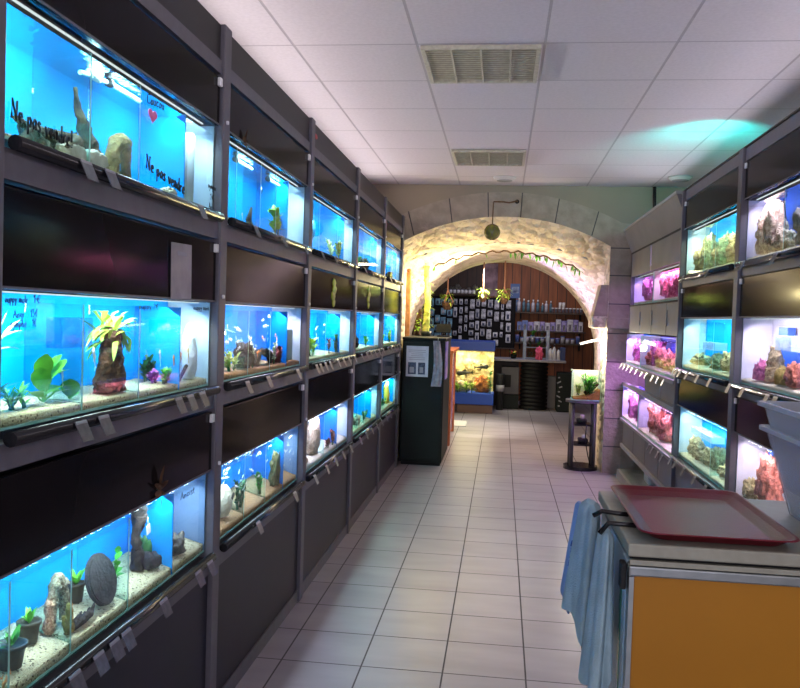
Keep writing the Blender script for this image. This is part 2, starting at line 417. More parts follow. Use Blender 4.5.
def point(name, loc, power, col, r=.05):
    l = bpy.data.lights.new(name, 'POINT'); l.energy = power; l.color = lin(col)[:3]; l.shadow_soft_size = r
    o = bpy.data.objects.new(name, l); COL.objects.link(o); o.location = loc; return o

# handwriting strokes in a 1-high em
GL = {
 'N': (.7, [[(0, 0), (.05, 1), (.5, 0), (.58, 1)]]),
 'C': (.65, [[(.55, .85), (.35, 1), (.1, .75), (.03, .4), (.15, .08), (.4, 0), (.58, .15)]]),
 'A': (.65, [[(0, 0), (.28, 1), (.58, 0)], [(.1, .38), (.48, .38)]]),
 'L': (.5, [[(.05, 1), (.05, 0), (.45, 0)]]), 'I': (.25, [[(.1, 0), (.1, 1)]]),
 'E': (.55, [[(.48, 1), (.05, 1), (.05, 0), (.48, 0)], [(.05, .5), (.4, .5)]]),
 'a': (.5, [[(.4, .45), (.2, .55), (.03, .3), (.12, .02), (.3, .08), (.4, .4)], [(.4, .5), (.4, 0)]]),
 'c': (.45, [[(.38, .45), (.2, .55), (.03, .28), (.15, .02), (.38, .1)]]),
 'd': (.5, [[(.4, .4), (.2, .55), (.03, .3), (.12, .02), (.3, .06), (.4, .3)], [(.4, 1), (.4, 0)]]),
 'e': (.48, [[(.05, .28), (.38, .34), (.3, .55), (.1, .5), (.03, .25), (.15, .02), (.4, .08)]]),
 'g': (.5, [[(.4, .45), (.2, .55), (.03, .3), (.15, .05), (.38, .2)], [(.4, .5), (.38, -.3), (.1, -.38)]]),
 'h': (.5, [[(.05, 1), (.05, 0)], [(.05, .35), (.25, .55), (.38, .4), (.38, 0)]]),
 'i': (.25, [[(.1, .5), (.1, 0)], [(.1, .72), (.11, .76)]]),
 'm': (.7, [[(.04, .52), (.04, 0)], [(.04, .35), (.18, .55), (.3, .4), (.3, 0)], [(.3, .35), (.45, .55), (.57, .4), (.57, 0)]]),
 'n': (.5, [[(.04, .52), (.04, 0)], [(.04, .35), (.22, .55), (.38, .4), (.38, 0)]]),
 'o': (.5, [[(.2, .55), (.03, .3), (.15, .02), (.35, .1), (.4, .38), (.2, .55)]]),
 'p': (.5, [[(.05, .52), (.05, -.4)], [(.05, .4), (.25, .55), (.4, .35), (.3, .05), (.08, .08)]]),
 'r': (.4, [[(.05, .52), (.05, 0)], [(.05, .3), (.18, .52), (.33, .5)]]),
 's': (.42, [[(.35, .48), (.15, .55), (.06, .42), (.32, .2), (.25, .02), (.03, .06)]]),
 'u': (.5, [[(.04, .52), (.05, .12), (.2, .0), (.36, .15)], [(.38, .52), (.4, 0)]]),
 'v': (.45, [[(.02, .52), (.2, 0), (.4, .52)]]), 'y': (.45, [[(.02, .52), (.2, .05)], [(.4, .52), (.08, -.38)]]),
 'q': (.5, [[(.4, .45), (.2, .55), (.03, .3), (.15, .05), (.38, .2)], [(.4, .5), (.4, -.38)]]),
 'l': (.25, [[(.1, 1), (.1, 0)]]), 't': (.38, [[(.15, .85), (.15, .05), (.3, 0)], [(.02, .55), (.32, .55)]]),
 '1': (.35, [[(.02, .7), (.2, 1), (.2, 0)]]),
 '2': (.5, [[(.05, .8), (.2, 1), (.4, .8), (.05, 0), (.45, 0)]]),
 '5': (.5, [[(.4, 1), (.1, 1), (.08, .55), (.3, .6), (.42, .3), (.25, 0), (.03, .08)]]),
 'e1': (.5, []), '!': (.3, [[(.12, 1), (.12, .3)], [(.12, .06), (.13, .0)]]), '.': (.25, [[(.1, .02), (.12, .06)]]),
 'E$': (.5, []), '\u20ac': (.6, [[(.5, .85), (.3, 1), (.12, .7), (.12, .3), (.3, 0), (.5, .12)], [(0, .58), (.4, .58)], [(0, .42), (.38, .42)]]),
 ' ': (.35, []), 'S': (.5, [[(.4, .9), (.2, 1), (.06, .75), (.38, .3), (.25, 0), (.03, .1)]]),
}
def write(mb, text, P, U, V, size, r, squash=1.0, jit=.04):
    """text along U from P, up V"""
    P = Vector(P); U = Vector(U); V = Vector(V); x = 0; rr = random.Random(len(text) * 13)
    for ch in text:
        adv, strokes = GL.get(ch, GL['o']); dy = rr.uniform(-jit, jit)
        for st in strokes:
            mb.tube([P + U * ((x + a) * size * squash) + V * ((b + dy) * size) for a, b in st], r, 5)
        x += adv + .08
    return x * size * squash

# ------------------------------------------------------------------ camera
F_, PITCH, YAW, ROLL, H = 820.97, .03263, .12242, .03154, 1.4313
cy_, sy_ = math.cos(YAW), math.sin(YAW)
fw = Vector((-sy_ * math.cos(PITCH), cy_ * math.cos(PITCH), -math.sin(PITCH)))
r0 = Vector((cy_, sy_, 0)); u0 = r0.cross(fw)
rt = r0 * math.cos(ROLL) + u0 * math.sin(ROLL); up = u0 * math.cos(ROLL) - r0 * math.sin(ROLL)
cd = bpy.data.cameras.new('camera'); cam = bpy.data.objects.new('camera', cd); COL.objects.link(cam)
cd.sensor_width = 36; cd.sensor_fit = 'HORIZONTAL'; cd.lens = F_ / 800 * 36; cd.clip_start = .02
mw = Matrix.Identity(4)
for i in range(3): mw[i][0] = rt[i]; mw[i][1] = up[i]; mw[i][2] = -fw[i]
mw[2][3] = H
cam.matrix_world = mw
sc.camera = cam
CZ = 2.73
# ------------------------------------------------------------------ setting
XL, XR = -.9654, 1.135
floor_m = grid_mat('floor_tiles', (155, 147, 154), (80, 72, 77), 1 / 3, .0035, (.8549 + 2, -3.2749 + 4, ), .33, .8, .05, .25, mott=(2.2, .20, (1.0, 3.2, 1)), nz=(30, .15))
mb = MB(); mb.box(-2.4, 2.4, -2.6, 15.2, -.1, 0)
struct(mb.build('floor', floor_m))
ceil_m = grid_mat('ceiling_tiles', (204, 197, 201), (164, 158, 162), .6, .007, (-.1541 + 2.4, -3.9215 + 6.0), .85, .6, .02, .5, mott=(60, .10), nz=(160, .3))
mb = MB(); mb.box(-2.4, 2.4, -2.6, 8.0, CZ, CZ + .1)
struct(mb.build('ceiling', ceil_m))
wallp = pm('painted_wall', (186, 176, 164), .8, var=(1.2, (176, 166, 152)), bump=(40, .15))
mb = MB(); mb.box(-1.62, -1.52, -2.6, 8.0, 0, CZ); struct(mb.build('wall_left', wallp))
mb = MB(); mb.box(1.72, 1.82, -2.6, 8.0, 0, CZ); struct(mb.build('wall_right', wallp))
# shop front wall behind the viewer with a wide window opening
mb = MB(); mb.box(-1.52, 1.72, -2.6, -2.5, 0, .5); mb.box(-1.52, 1.72, -2.6, -2.5, 2.5, CZ)
mb.box(-1.52, -1.35, -2.6, -2.5, .5, 2.5); mb.box(1.55, 1.72, -2.6, -2.5, .5, 2.5)
struct(mb.build('wall_front', wallp))
# arch wall -----------------------------------------------------------
YA, YB, YC = 8.0, 8.45, 10.8
def seg_profile(half, zc, zs, n=60, jam=6):
    """opening outline from the foot of one jamb over the arch to the other"""
    sag = zc - zs; R = (half * half + sag * sag) / (2 * sag); c0 = zc - R; th = math.asin(half / R)
    P = [(half, zs * i / jam) for i in range(jam)]
    P += [(R * math.sin(th * (1 - 2 * i / n)), c0 + R * math.cos(th * (1 - 2 * i / n))) for i in range(n + 1)]
    P += [(-half, zs * (jam - 1 - i) / jam) for i in range(jam)]
    return P
def round_profile(R, cz, n=60, jam=6):
    P = [(R, cz * i / jam) for i in range(jam)]
    P += [(R * math.cos(PI * i / n), cz + R * math.sin(PI * i / n)) for i in range(n + 1)]
    P += [(-R, cz * (jam - 1 - i) / jam) for i in range(jam)]
    return P
PA = seg_profile(1.0, 2.43, 2.165); PB = seg_profile(1.0, 2.22, 2.00); PC = round_profile(1.2, .986)
wl, wr = -1.62, 1.82
m_wall = pm('arch_wall_paint', (158, 144, 122), .85, var=(1.0, (142, 132, 116)), bump=(24, .25))
m_vous = pm('arch_stone', (170, 156, 138), .85, var=(9, (150, 138, 122)), bump=(30, .7))
m_joint = pm('arch_joint', (84, 78, 76), .9)
mb = MB()
n = len(PA)
# voussoir ring outline (stone), then plain wall out to the rectangle
def ring(p):
    x, z = p
    if z < 2.0: return (x + (.30 if x > 0 else -.30), z)
    t = max(-1, min(1, x / 1.0)); return (x * 1.30 if abs(x) > .999 else x * 1.13, z + .235 - .03 * t * t)
PR = [ring(p) for p in PA]
vs = [(x, YA, z) for x, z in PA] + [(x, YA, z) for x, z in PR]
mb.add(vs, [(i, i + 1, n + i + 1, n + i) for i in range(n - 1)], 1)
for i in range(n - 1):
    a, b = PR[i], PR[i + 1]
    def edge(p):
        x, z = p
        return (wr if x > 0 else wl, z)
    if i < 7: mb.add([(a[0], YA, a[1]), (wr, YA, a[1]), (wr, YA, b[1]), (b[0], YA, b[1])], [(0, 1, 2, 3)], 0)
    elif i > n - 9: mb.add([(a[0], YA, a[1]), (wl, YA, a[1]), (wl, YA, b[1]), (b[0], YA, b[1])], [(0, 1, 2, 3)], 0)
    else: mb.add([(a[0], YA, a[1]), (b[0], YA, b[1]), (b[0], YA, CZ), (a[0], YA, CZ)], [(0, 1, 2, 3)], 0)
zt = PR[7][1]; mb.add([(PR[7][0], YA, zt), (wr, YA, zt), (wr, YA, CZ), (PR[7][0], YA, CZ)], [(0, 1, 2, 3)], 0)
k = n - 8; zt = PR[k][1]; mb.add([(PR[k][0], YA, zt), (wl, YA, zt), (wl, YA, CZ), (PR[k][0], YA, CZ)], [(0, 1, 2, 3)], 0)
# joints between the arch stones and in the piers
for x in (-.86, -.50, -.16, .14, .46, .80):
    za = 2.43 - .265 * x * x
    mb.obox((x * 1.06, YA - .001, za + .118), (.010, .004, .235), (0, .30 * x, 0), 2)
for z in (.26, .53, .80, 1.07, 1.34, 1.62, 1.89, 2.15):
    mb.box(1.0, 1.32, YA - .003, YA + .001, z - .005, z + .005, 2); mb.box(-1.32, -1.0, YA - .003, YA + .001, z - .005, z + .005, 2)
mb.bbox(.985, 1.30, YA - .05, YA + .10, 1.385, 1.49, .012, 1)       # impost ledge
mb.bbox(.86, 1.0, YA + .02, YA + .40, 1.385, 1.50, .015, 3)          # corbel under the arch
mb.prism([(.865, 1.50), (1.0, 1.50), (1.0, 1.80), (.93, 1.80)], 1, YA + .03, YA + .30, 1)
# soffit of the front arch, rough
m_soff = stone_mat('rough_soffit', (226, 214, 190), (176, 160, 136), 9, 1.0)
K = 6
def loft(P0, y0, P1, y1, K, mi, amp, fq, rough_from=.0):
    grid = []
    for j in range(K + 1):
        t = j / K; row = []
        for a, b in zip(P0, P1):
            x = a[0] + (b[0] - a[0]) * t; z = a[1] + (b[1] - a[1]) * t; y = y0 + (y1 - y0) * t
            if amp and 0 < j and z > 1.2:
                q_ = Vector((x * fq, y * fq, z * fq)); d = amp * (noise.noise(q_) + .6 * noise.noise(q_ * 2.3)) * min(1, j / 3)
                z += d; x += (.4 * d if abs(x) < .97 else 0)
            row.append((x, y, z))
        grid.append(row)
    nn = len(P0); base = len(mb.v); vs = [p for r in grid for p in r]
    fs = [(j * nn + i, (j + 1) * nn + i, (j + 1) * nn + i + 1, j * nn + i + 1) for j in range(K) for i in range(nn - 1)]
    mb.add(vs, fs, mi, True)
loft(PA, YA, PB, YB, 26, 3, .034, 13)
struct(mb.build('wall_arch', [m_wall, m_vous, m_joint, m_soff]))
# vault behind the arch -------------------------------------------------
m_vault = stone_mat('whitewashed_vault', (220, 210, 196), (180, 166, 150), 8, .8)
mb = MB(); PBn = PB; K = 20; grid = []
uvs = []
arc = [0]
for i in range(1, len(PC)): arc.append(arc[-1] + math.hypot(PC[i][0] - PC[i - 1][0], PC[i][1] - PC[i - 1][1]))
for j in range(K + 1):
    t = j / K; s = t ** .8
    for i, (a, b) in enumerate(zip(PBn, PC)):
        x = a[0] + (b[0] - a[0]) * s; z = a[1] + (b[1] - a[1]) * s; y = YB + (YC - YB) * t
        if z > 1.0 and 0 < j < K: z += .012 * noise.noise(Vector((x * 6, y * 6, z * 6)))
        grid.append((x, y, z)); uvs.append((y, arc[i]))
nn = len(PC)
mb.add(grid, [(j * nn + i, (j + 1) * nn + i, (j + 1) * nn + i + 1, j * nn + i + 1) for j in range(K) for i in range(nn - 1)], 0, True)
mb.uv = uvs
struct(mb.build('wall_vault', m_vault))
# end rim of the vault and the wood-lined back room
m_rim = pm('vault_rim', (206, 204, 204), .85, bump=(20, .6))
mb = MB(); vs = [(x, YC, z) for x, z in PC] + [(x * 1.04, YC + .10, z * 1.02) for x, z in PC]
mb.add(vs, [(i, i + 1, nn + i + 1, nn + i) for i in range(nn - 1)], 0)
PO = [(2.3 if i < nn // 2 else -2.3, min(z * 1.02, 2.9)) if z < 2.0 else (x * 1.04, 2.9) for i, (x, z) in enumerate(PC)]
vs = [(x * 1.04, YC + .10, z * 1.02) for x, z in PC] + [(p[0], YC + .10, p[1]) for p in PO]
mb.add(vs, [(i, i + 1, nn + i + 1, nn + i) for i in range(nn - 1)], 0)
struct(mb.build('wall_vault_end', m_rim))
YW = 14.8
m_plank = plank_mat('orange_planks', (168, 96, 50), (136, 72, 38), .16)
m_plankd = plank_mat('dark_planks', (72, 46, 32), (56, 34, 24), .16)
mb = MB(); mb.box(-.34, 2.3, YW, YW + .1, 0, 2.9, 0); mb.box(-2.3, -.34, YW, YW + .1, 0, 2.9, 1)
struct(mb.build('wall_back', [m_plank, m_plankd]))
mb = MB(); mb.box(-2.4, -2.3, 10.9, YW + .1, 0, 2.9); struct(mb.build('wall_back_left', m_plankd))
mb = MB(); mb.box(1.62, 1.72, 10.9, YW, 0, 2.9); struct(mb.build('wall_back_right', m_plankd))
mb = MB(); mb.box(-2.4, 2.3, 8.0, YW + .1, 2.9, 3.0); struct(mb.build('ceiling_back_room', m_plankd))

# ceiling vents, discs --------------------------------------------------
m_vent = pm('vent_beige', (184, 180, 160), .5, var=(40, (160, 156, 142)))
m_ventgap = pm('vent_gap', (150, 147, 130), .8)
def vent(y0, lab):
    x0, x1 = -.4459 + .015, .1541 - .015; y1 = y0 + .57
    t = thing('ceiling_vent', lab, 'vent', ((x0 + x1) / 2, (y0 + y1) / 2, CZ - .02))
    a = MB(); a.box(x0, x1, y0, y0 + .02, CZ - .02, CZ - .001); a.box(x0, x1, y1 - .02, y1, CZ - .02, CZ - .001)
    a.box(x0, x0 + .02, y0 + .02, y1 - .02, CZ - .02, CZ - .001); a.box(x1 - .02, x1, y0 + .02, y1 - .02, CZ - .02, CZ - .001)
    for k in (1, 2, 3):
        xx = x0 + (x1 - x0) * k / 4; a.box(xx - .004, xx + .004, y0 + .02, y1 - .02, CZ - .02, CZ - .006)
    a.build('frame', m_vent, t)
    a = MB()
    for k in range(16):
        yy = y0 + .035 + k * .0328; a.obox(((x0 + x1) / 2, yy, CZ - .011), (x1 - x0 - .045, .026, .002), (.12, 0, 0))
    a.build('slats', m_vent, t)
    a = MB(); a.box(x0 + .02, x1 - .02, y0 + .02, y1 - .02, CZ - .0035, CZ - .001); a.build('backing', m_ventgap, t)
vent(3.9365, 'beige slatted ceiling vent, the larger looking one nearest the viewer')
vent(6.3365, 'beige slatted ceiling vent farther down the aisle, nearer the arch')
def disc(x, y, lab):
    t = thing('ceiling_speaker', lab, 'speaker', (x, y, CZ - .03))
    a = MB(); a.lathe([(.001, -.03), (.075, -.03), (.10, -.012), (.105, -.001)], (x, y, CZ), 24); a.build('cover', pm('disc_white', (186, 184, 184), .6), t)
    a = MB(); a.lathe([(.06, -.034), (.07, -.034), (.07, -.0302), (.06, -.0302)], (x, y, CZ), 24); a.build('grille_ring', pm('disc_grey', (130, 130, 134), .6), t)
disc(-.02, 7.55, 'small round white ceiling disc right above the arch crown')
disc(1.50, 7.45, 'round grey ceiling disc in the tile above the grey slanted rack top')
# ------------------------------------------------------------------ tank kit
LAMPK = 1.75
TANKS = []
ROWZ = {'a': (1.757, 2.05), 'b': (1.18, 1.46), 'c': (.612, .888)}
fish_mesh = {}
def fish_proto(key, mat):
    a = MB(); n = 8; prof = [(0, .0), (.35, .10), (.5, .14), (.42, .30), (.26, .62), (.10, .86), (.06, .92)]
    vs = []
    for r, x in prof:
        for k in range(n):
            an = 2 * PI * k / n; vs.append((.10 * r * math.cos(an) * 1.0, x - .5, .36 * r * math.sin(an)))
    fs = [(i * n + k, i * n + (k + 1) % n, (i + 1) * n + (k + 1) % n, (i + 1) * n + k) for i in range(len(prof) - 1) for k in range(n)]
    fs.append(tuple(range((len(prof) - 1) * n, len(prof) * n)))
    a.add(vs, fs, 0, True)
    a.prism([(.40, .0), (.60, .16), (.54, 0), (.60, -.16)], 0, -.006, .006)
    a.prism([(-.12, .14), (.10, .26), (.16, .10)], 0, -.005, .005); a.prism([(.0, -.10), (.16, -.10), (.14, -.22)], 0, -.005, .005)
    o = a.build('fish', mat); me = o.data; bpy.data.objects.remove(o); fish_mesh[key] = me
for k_, m_ in (('silver', 'fish_silver'), ('orange', 'fish_orange'), ('dark', 'fish_dark'), ('yellow', 'fish_yellow')): fish_proto(k_, M[m_])
def fish(x, y, z, L, key, label, group=None, rot=0, pitch=0):
    o = bpy.data.objects.new('fish', fish_mesh[key]); COL.objects.link(o); o.location = (x, y, z); o.scale = (L,) * 3
    o.rotation_euler = (pitch, 0, rot); tag(o, label, 'fish', group); return o

def aquarium(XF, d, y0, y1, z0, z1, D, label, divs=(), part=None, part_far=True, blue='blue', end='endwhite', water=True, lampP=4.0, lampC=(235, 248, 255), surf=.03, lampstrip=True):
    """d=-1: interior lies towards -x (left rack); +1: towards +x. part: y of the opaque blue partition"""
    xb = XF + d * D; lo, hi = min(XF, xb), max(XF, xb)
    for ya_, yb_ in zip([y0] + sorted(list(divs) + ([part] if part else [])), sorted(list(divs) + ([part] if part else [])) + [y1]): TANKS.append((lo + .009, hi - .010, ya_ + .009, yb_ - .009, z0, z1 - .036))
    t = thing('aquarium', label, 'aquarium', ((lo + hi) / 2, (y0 + y1) / 2, z0))
    g = .006; a_, b_ = sorted((XF, XF + d * g))
    MB().box(a_, b_, y0, y1, z0, z1).build('front_pane', M['glass'], t)
    pb0, pb1 = sorted((xb, xb - d * g))
    MB().box(pb0, pb1, y0, y1, z0, z1).build('back_panel', M[blue], t)
    i0, i1 = sorted((XF + d * (g + .001), xb - d * (g + .001)))
    MB().box(i0, i1, y0, y1, z0, z0 + .006).build('base_pane', M['edge'], t)
    MB().box(i0, i1, y0, y0 + g, z0 + .006, z1).build('side_pane', M['edge'], t)
    MB().box(i0, i1, y1 - g, y1, z0 + .006, z1).build('side_pane', M[end], t)
    for y in divs:
        a = MB(); a.box(i0, i1, y - .0035, y + .0035, z0 + .007, z1 - .022)
        xe = XF + d * (g + .0012)
        for fi in range(len(a.f)):
            f = a.f[fi]
            if all(abs(a.v[q][0] - (XF + d * (g + .001))) < 1e-4 for q in f): a.m[fi] = 1
        a.build('divider', [M['glass_in'], M['edge']], t)
    if part is not None:
        MB().box(i0, i1, part - .003, part + .003, z0 + .007, z1 - .02).build('partition', M[blue], t)
    if water:
        zs = z1 - surf
        MB().add([(i0, y0 + g, zs), (i1, y0 + g, zs), (i1, y1 - g, zs), (i0, y1 - g, zs)], [(0, 1, 2, 3)]).build('water_surface', M['water'], t)
    if lampstrip:
        ym0, ym1 = y0 + .05, y1 - .05; xm = XF + d * .03
        MB().box(xm - .003, xm + .003, ym0, ym1, z1 - .004, z1 - .001).build('lamp_strip', M['lamp'], t)
    if lampP:
        area('aquarium_lamp', (XF + d * .03, (y0 + y1) / 2, z1 - surf - .006), (.05, (y1 - y0) * .92), lampP * LAMPK, lampC, (0, math.radians(34) * -d, 0))
    return t
def gh(x, y, amp, h, seed, d=-1, XF=-.972, slope=.10):
    return h + amp * noise.noise(Vector((x * 9 + seed, y * 7, 0))) + slope * abs(x - XF)
def gravel(XF, d, y0, y1, z0, D, mat, label, h=.022, amp=.006, seed=1, slope=.12, divs=(), part=None):
    x0 = XF + d * .008; x1 = XF + d * (D - .008); nx = 5
    cuts = sorted(list(divs) + ([part] if part else [])); segs = []; a0 = y0 + .008
    for c in cuts: segs.append((a0, c - .0055)); a0 = c + .0055
    segs.append((a0, y1 - .008)); a = MB()
    for (ya, yb) in segs:
        ny = max(4, int((yb - ya) * 45)); vs = []
        for i in range(nx):
            for j in range(ny):
                x = x0 + (x1 - x0) * i / (nx - 1); y = ya + (yb - ya) * j / (ny - 1)
                vs.append((x, y, z0 + .007 + gh(x, y, amp, h, seed, d, XF, slope)))
        N = len(vs); vs += [(v[0], v[1], z0 + .0065) for v in vs]
        fs = [(i * ny + j, (i + 1) * ny + j, (i + 1) * ny + j + 1, i * ny + j + 1) for i in range(nx - 1) for j in range(ny - 1)]
        fs += [(N + i * ny + j, N + i * ny + j + 1, N + (i + 1) * ny + j + 1, N + (i + 1) * ny + j) for i in range(nx - 1) for j in range(ny - 1)]
        for j in range(ny - 1):
            fs.append((j, j + 1, N + j + 1, N + j)); k = (nx - 1) * ny; fs.append((k + j + 1, k + j, N + k + j, N + k + j + 1))
        for i in range(nx - 1):
            fs.append(((i + 1) * ny, i * ny, N + i * ny, N + (i + 1) * ny)); fs.append((i * ny + ny - 1, (i + 1) * ny + ny - 1, N + (i + 1) * ny + ny - 1, N + i * ny + ny - 1))
        a.add(vs, fs, 0, True)
    o = a.build('gravel_bed', mat, origin=((x0 + x1) / 2, (y0 + y1) / 2, z0)); tag(o, label, 'gravel', kind='stuff')
    return lambda x, y: z0 + .007 + gh(x, y, amp, h, seed, d, XF, slope)

def cl(a, c, zmax=None):
    for (xa, xb, ya, yb, za, zb) in TANKS:
        if xa - .01 <= c[0] <= xb + .01 and ya - .012 <= c[1] <= yb + .012 and za - .01 <= c[2] <= zb:
            a.v = [(min(max(v[0], xa), xb), min(max(v[1], ya), yb), min(v[2], zb)) for v in a.v]; return
def rock(name, label, cat, c, rad, mat, seed, amp=.3, freq=1.8, sub=4, ridge=.0, group=None):
    a = MB(); a.blob(c, rad, seed, amp, freq, max(sub, 4) if max(rad) > .04 else 3, ridge=ridge or .25); cl(a, c)
    o = a.build(name, mat, origin=c); tag(o, label, cat, group); return o
def bush(name, label, c, h, w, mat, n=18, L=.05, W=.016, group=None, seed=1, dx=.35, stemmat=None, droop=.5):
    """bushy water plant: leaves from a few stems"""
    rr = random.Random(seed); t = thing(name, label, 'plant', c, group)
    s = MB(); lf = MB()
    ns = max(2, n // 7)
    for k in range(ns):
        bx = c[0] + rr.uniform(-w * .15, w * .15) * dx * 2; by = c[1] + rr.uniform(-w * .3, w * .3)
        top = Vector((c[0] + rr.uniform(-w, w) * dx * .5, by + rr.uniform(-w, w) * .3, c[2] + h * rr.uniform(.6, .95)))
        p0 = Vector((bx, by, c[2])); mid = (p0 + top) / 2 + Vector((0, rr.uniform(-.01, .01), 0))
        s.tube([p0, mid, top], [.003, .0025, .0015], 5)
        for q in range(int(n * 1.7) // ns):
            tt = rr.uniform(.15, 1); p = p0 + (top - p0) * tt; a = rr.uniform(0, 2 * PI)
            lf.leaf(p, (math.cos(a) * dx, math.sin(a), rr.uniform(.1, 1.0)), L * rr.uniform(.7, 1.2), W * rr.uniform(.8, 1.2), droop)
    cl(s, c); cl(lf, c); lf.v = [(v[0], v[1], max(v[2], c[2] + .001)) for v in lf.v]; s.build('stem', stemmat or M['dgreen'], t); lf.build('foliage', mat, t); return t

# ------------------------------------------------------------------ left rack
PY_ = [1.435, 2.715, 3.985, 5.30, 6.57, 7.745]
BAY = ['nearest bay', 'second bay', 'middle bay', 'fourth bay', 'farthest bay']
ROWN = {'a': 'top row', 'b': 'middle row', 'c': 'bottom row'}
rack = thing('aquarium_rack', 'long dark grey rack of stacked aquariums with black panels running to the black cabinet', 'rack', (-1.2, 4.6, 0))
for i, y in enumerate(PY_):
    w = .035
    a = MB(); a.bbox(-1.46, -.950, y - w, y + w, 0.0, 2.392, .004); a.build('post', M['frame'], rack)
for z0, z1 in ((.0, .06), (.535, .590), (1.105, 1.158), (1.675, 1.735), (2.225, 2.27)):
    for i in range(5):
        a = MB(); a.box(-1.0, -.960, PY_[i] + .035, PY_[i + 1] - .035, z0, z1); a.build('beam', M['frame'], rack)
for i in range(5):
    ya, yb = PY_[i] + .036, PY_[i + 1] - .036
    MB().box(-1.0, -.966, ya, yb, 2.271, 2.388).build('fascia_panel', M['fascia'], rack)
    MB().box(-.99, -.966, ya, yb, .061, .534).build('lower_panel', M['black2'], rack)
    for k, (z0, z1) in (('a', (2.052, 2.212)), ('b', (1.462, 1.662)), ('c', (.890, 1.092))):
        a = MB(); a.bbox(-.984, -.962, ya + .004, yb - .004, z0, z1, .003); hp = a.build('hood_panel', M['black'], rack)
        a = MB(); a.bbox(-.961, -.950, yb - .035, yb - .012, z1 - .034, z1 - .006, .002); a.build('latch', M['white'], hp)
        a = MB(); a.box(-.962, -.9595, ya + .004, yb - .004, z0 + .0005, z0 + .006); a.build('edge_strip', M['frame'], hp)
        rz = ROWZ[k][0] - .012
        a = MB(); a.tube([(-.944, ya + .02, rz), (-.944, yb - .02, rz)], .0155, 12); a.build('price_rail', M['rail'], rack)
        a = MB(); a.lathe([(.001, 0), (.007, 0), (.007, .006), (.001, .006)], (0, 0, 0), 10)
        a.v = [(-.950 + v[2], PY_[i + 1] + v[1], (z0 + .02) + v[0]) for v in a.v]; a.build('knob', M['white'], rack)
MB().box(-1.49, -1.47, 1.42, 7.78, 0, 2.39).build('back_board', M['black2'], rack)
MB().box(-1.46, -.95, 7.782, 7.80, 0.0, 2.392).build('end_panel', M['frame'], rack)
MB().box(-1.46, -1.0, 1.43, 7.78, 2.393, 2.40).build('top_board', M['fascia'], rack)

XF = -.972; D = .16
LP = {}   # tank lamps: power, colour
LP['a'] = (3.3, (222, 250, 255)); LP['b'] = (3.6, (236, 250, 250)); LP['c'] = (2.6, (226, 240, 255))
spec = {
 ('a', 0): dict(label='top tank of the nearest bay with black handwriting and pink heart on its glass', divs=(1.845, 2.109), part=2.425),
 ('b', 0): dict(label='middle tank of the nearest bay with brown plant-topped stump and white floss bag', divs=(1.83, 2.135), part=2.42),
 ('c', 0): dict(label='bottom tank of the nearest bay with potted plants, brown ring and black disc on sand', divs=(1.554, 1.798, 2.096), part=2.397, end='endgrey'),
 ('a', 1): dict(label='top tank of the second bay with one leafy plant and clear bars near the surface', divs=(2.916, 3.219, 3.444), part=3.642),
 ('b', 1): dict(label='middle tank of the second bay, deep blue over orange gravel with many small fish', divs=(3.109, 3.412), part=3.686, blue='blue2'),
 ('c', 1): dict(label='bottom tank of the second bay with white egg ornament on brown sand', divs=(3.104, 3.394), part=3.683, end='endgrey', blue='blue2'),
 ('a', 2): dict(label='top tank of the middle bay with a pale blue disc and white plant', divs=(4.294, 4.78), part=4.973),
 ('b', 2): dict(label='middle tank of the middle bay under the first yellow sticker, green plants inside', divs=(4.525,), part=4.93),
 ('c', 2): dict(label='bottom tank of the middle bay with tall beige rock on pink sand', divs=(4.556,), part=4.927, end='endwhite', blue='blue2'),
 ('a', 3): dict(label='top tank of the fourth bay with a small black ornament', divs=(5.70, 6.0), part=6.29),
 ('b', 3): dict(label='middle tank of the fourth bay under the second yellow sticker, black bushy ornament inside', divs=(5.649, 5.95), part=6.287),
 ('c', 3): dict(label='bottom tank of the fourth bay, teal, with a small orange stone', divs=(5.66, 5.95), part=6.25),
 ('a', 4): dict(label='top tank of the farthest bay, next to the arch wall', divs=(6.95, 7.2), part=7.5),
 ('b', 4): dict(label='middle tank of the farthest bay with green plant at its far end', divs=(7.0, 7.25), part=7.52),
 ('c', 4): dict(label='bottom tank of the farthest bay, yellow ornament inside', divs=(6.95,), part=7.55),
}
GR = {}
for (k, i), s in spec.items():
    z0, z1 = ROWZ[k]; p, c = LP[k]
    if (k, i) == ('b', 1): c = (250, 226, 240)
    if (k, i) == ('c', 2): c, p = (236, 224, 255), 3.0
    if (k, i) in (('c', 3), ('c', 4)): c = (190, 250, 240)
    y0, y1 = PY_[i] + .04, PY_[i + 1] - .04
    aquarium(XF, -1, y0, y1, z0, z1, D, s['label'], s['divs'], s['part'], blue=s.get('blue', 'blue'), end=s.get('end', 'endwhite'), lampP=p * 1.0, lampC=c)
    gm = M['gravel']; gn = 'pale sand bed'
    if (k, i) in (('b', 1),): gm, gn = M['gravel2'], 'orange gravel bed'
    if (k, i) == ('c', 1): gm, gn = M['gravel2'], 'brown gravel bed'
    if (k, i) == ('c', 2): gm, gn = M['gravel3'], 'pinkish sand bed'
    if k == 'a': h, sl = .006, .02
    elif k == 'b': h, sl = .016, .10
    else: h, sl = .02, .30
    GR[(k, i)] = gravel(XF, -1, y0 + .007, y1 - .007, z0, D - .006, gm, f"{gn} in the {ROWN[k].replace(' row', '')} tank of the {BAY[i]} of the dark rack", h=h, amp=.004, seed=i * 3 + ord(k), slope=sl, divs=s['divs'], part=s['part'])

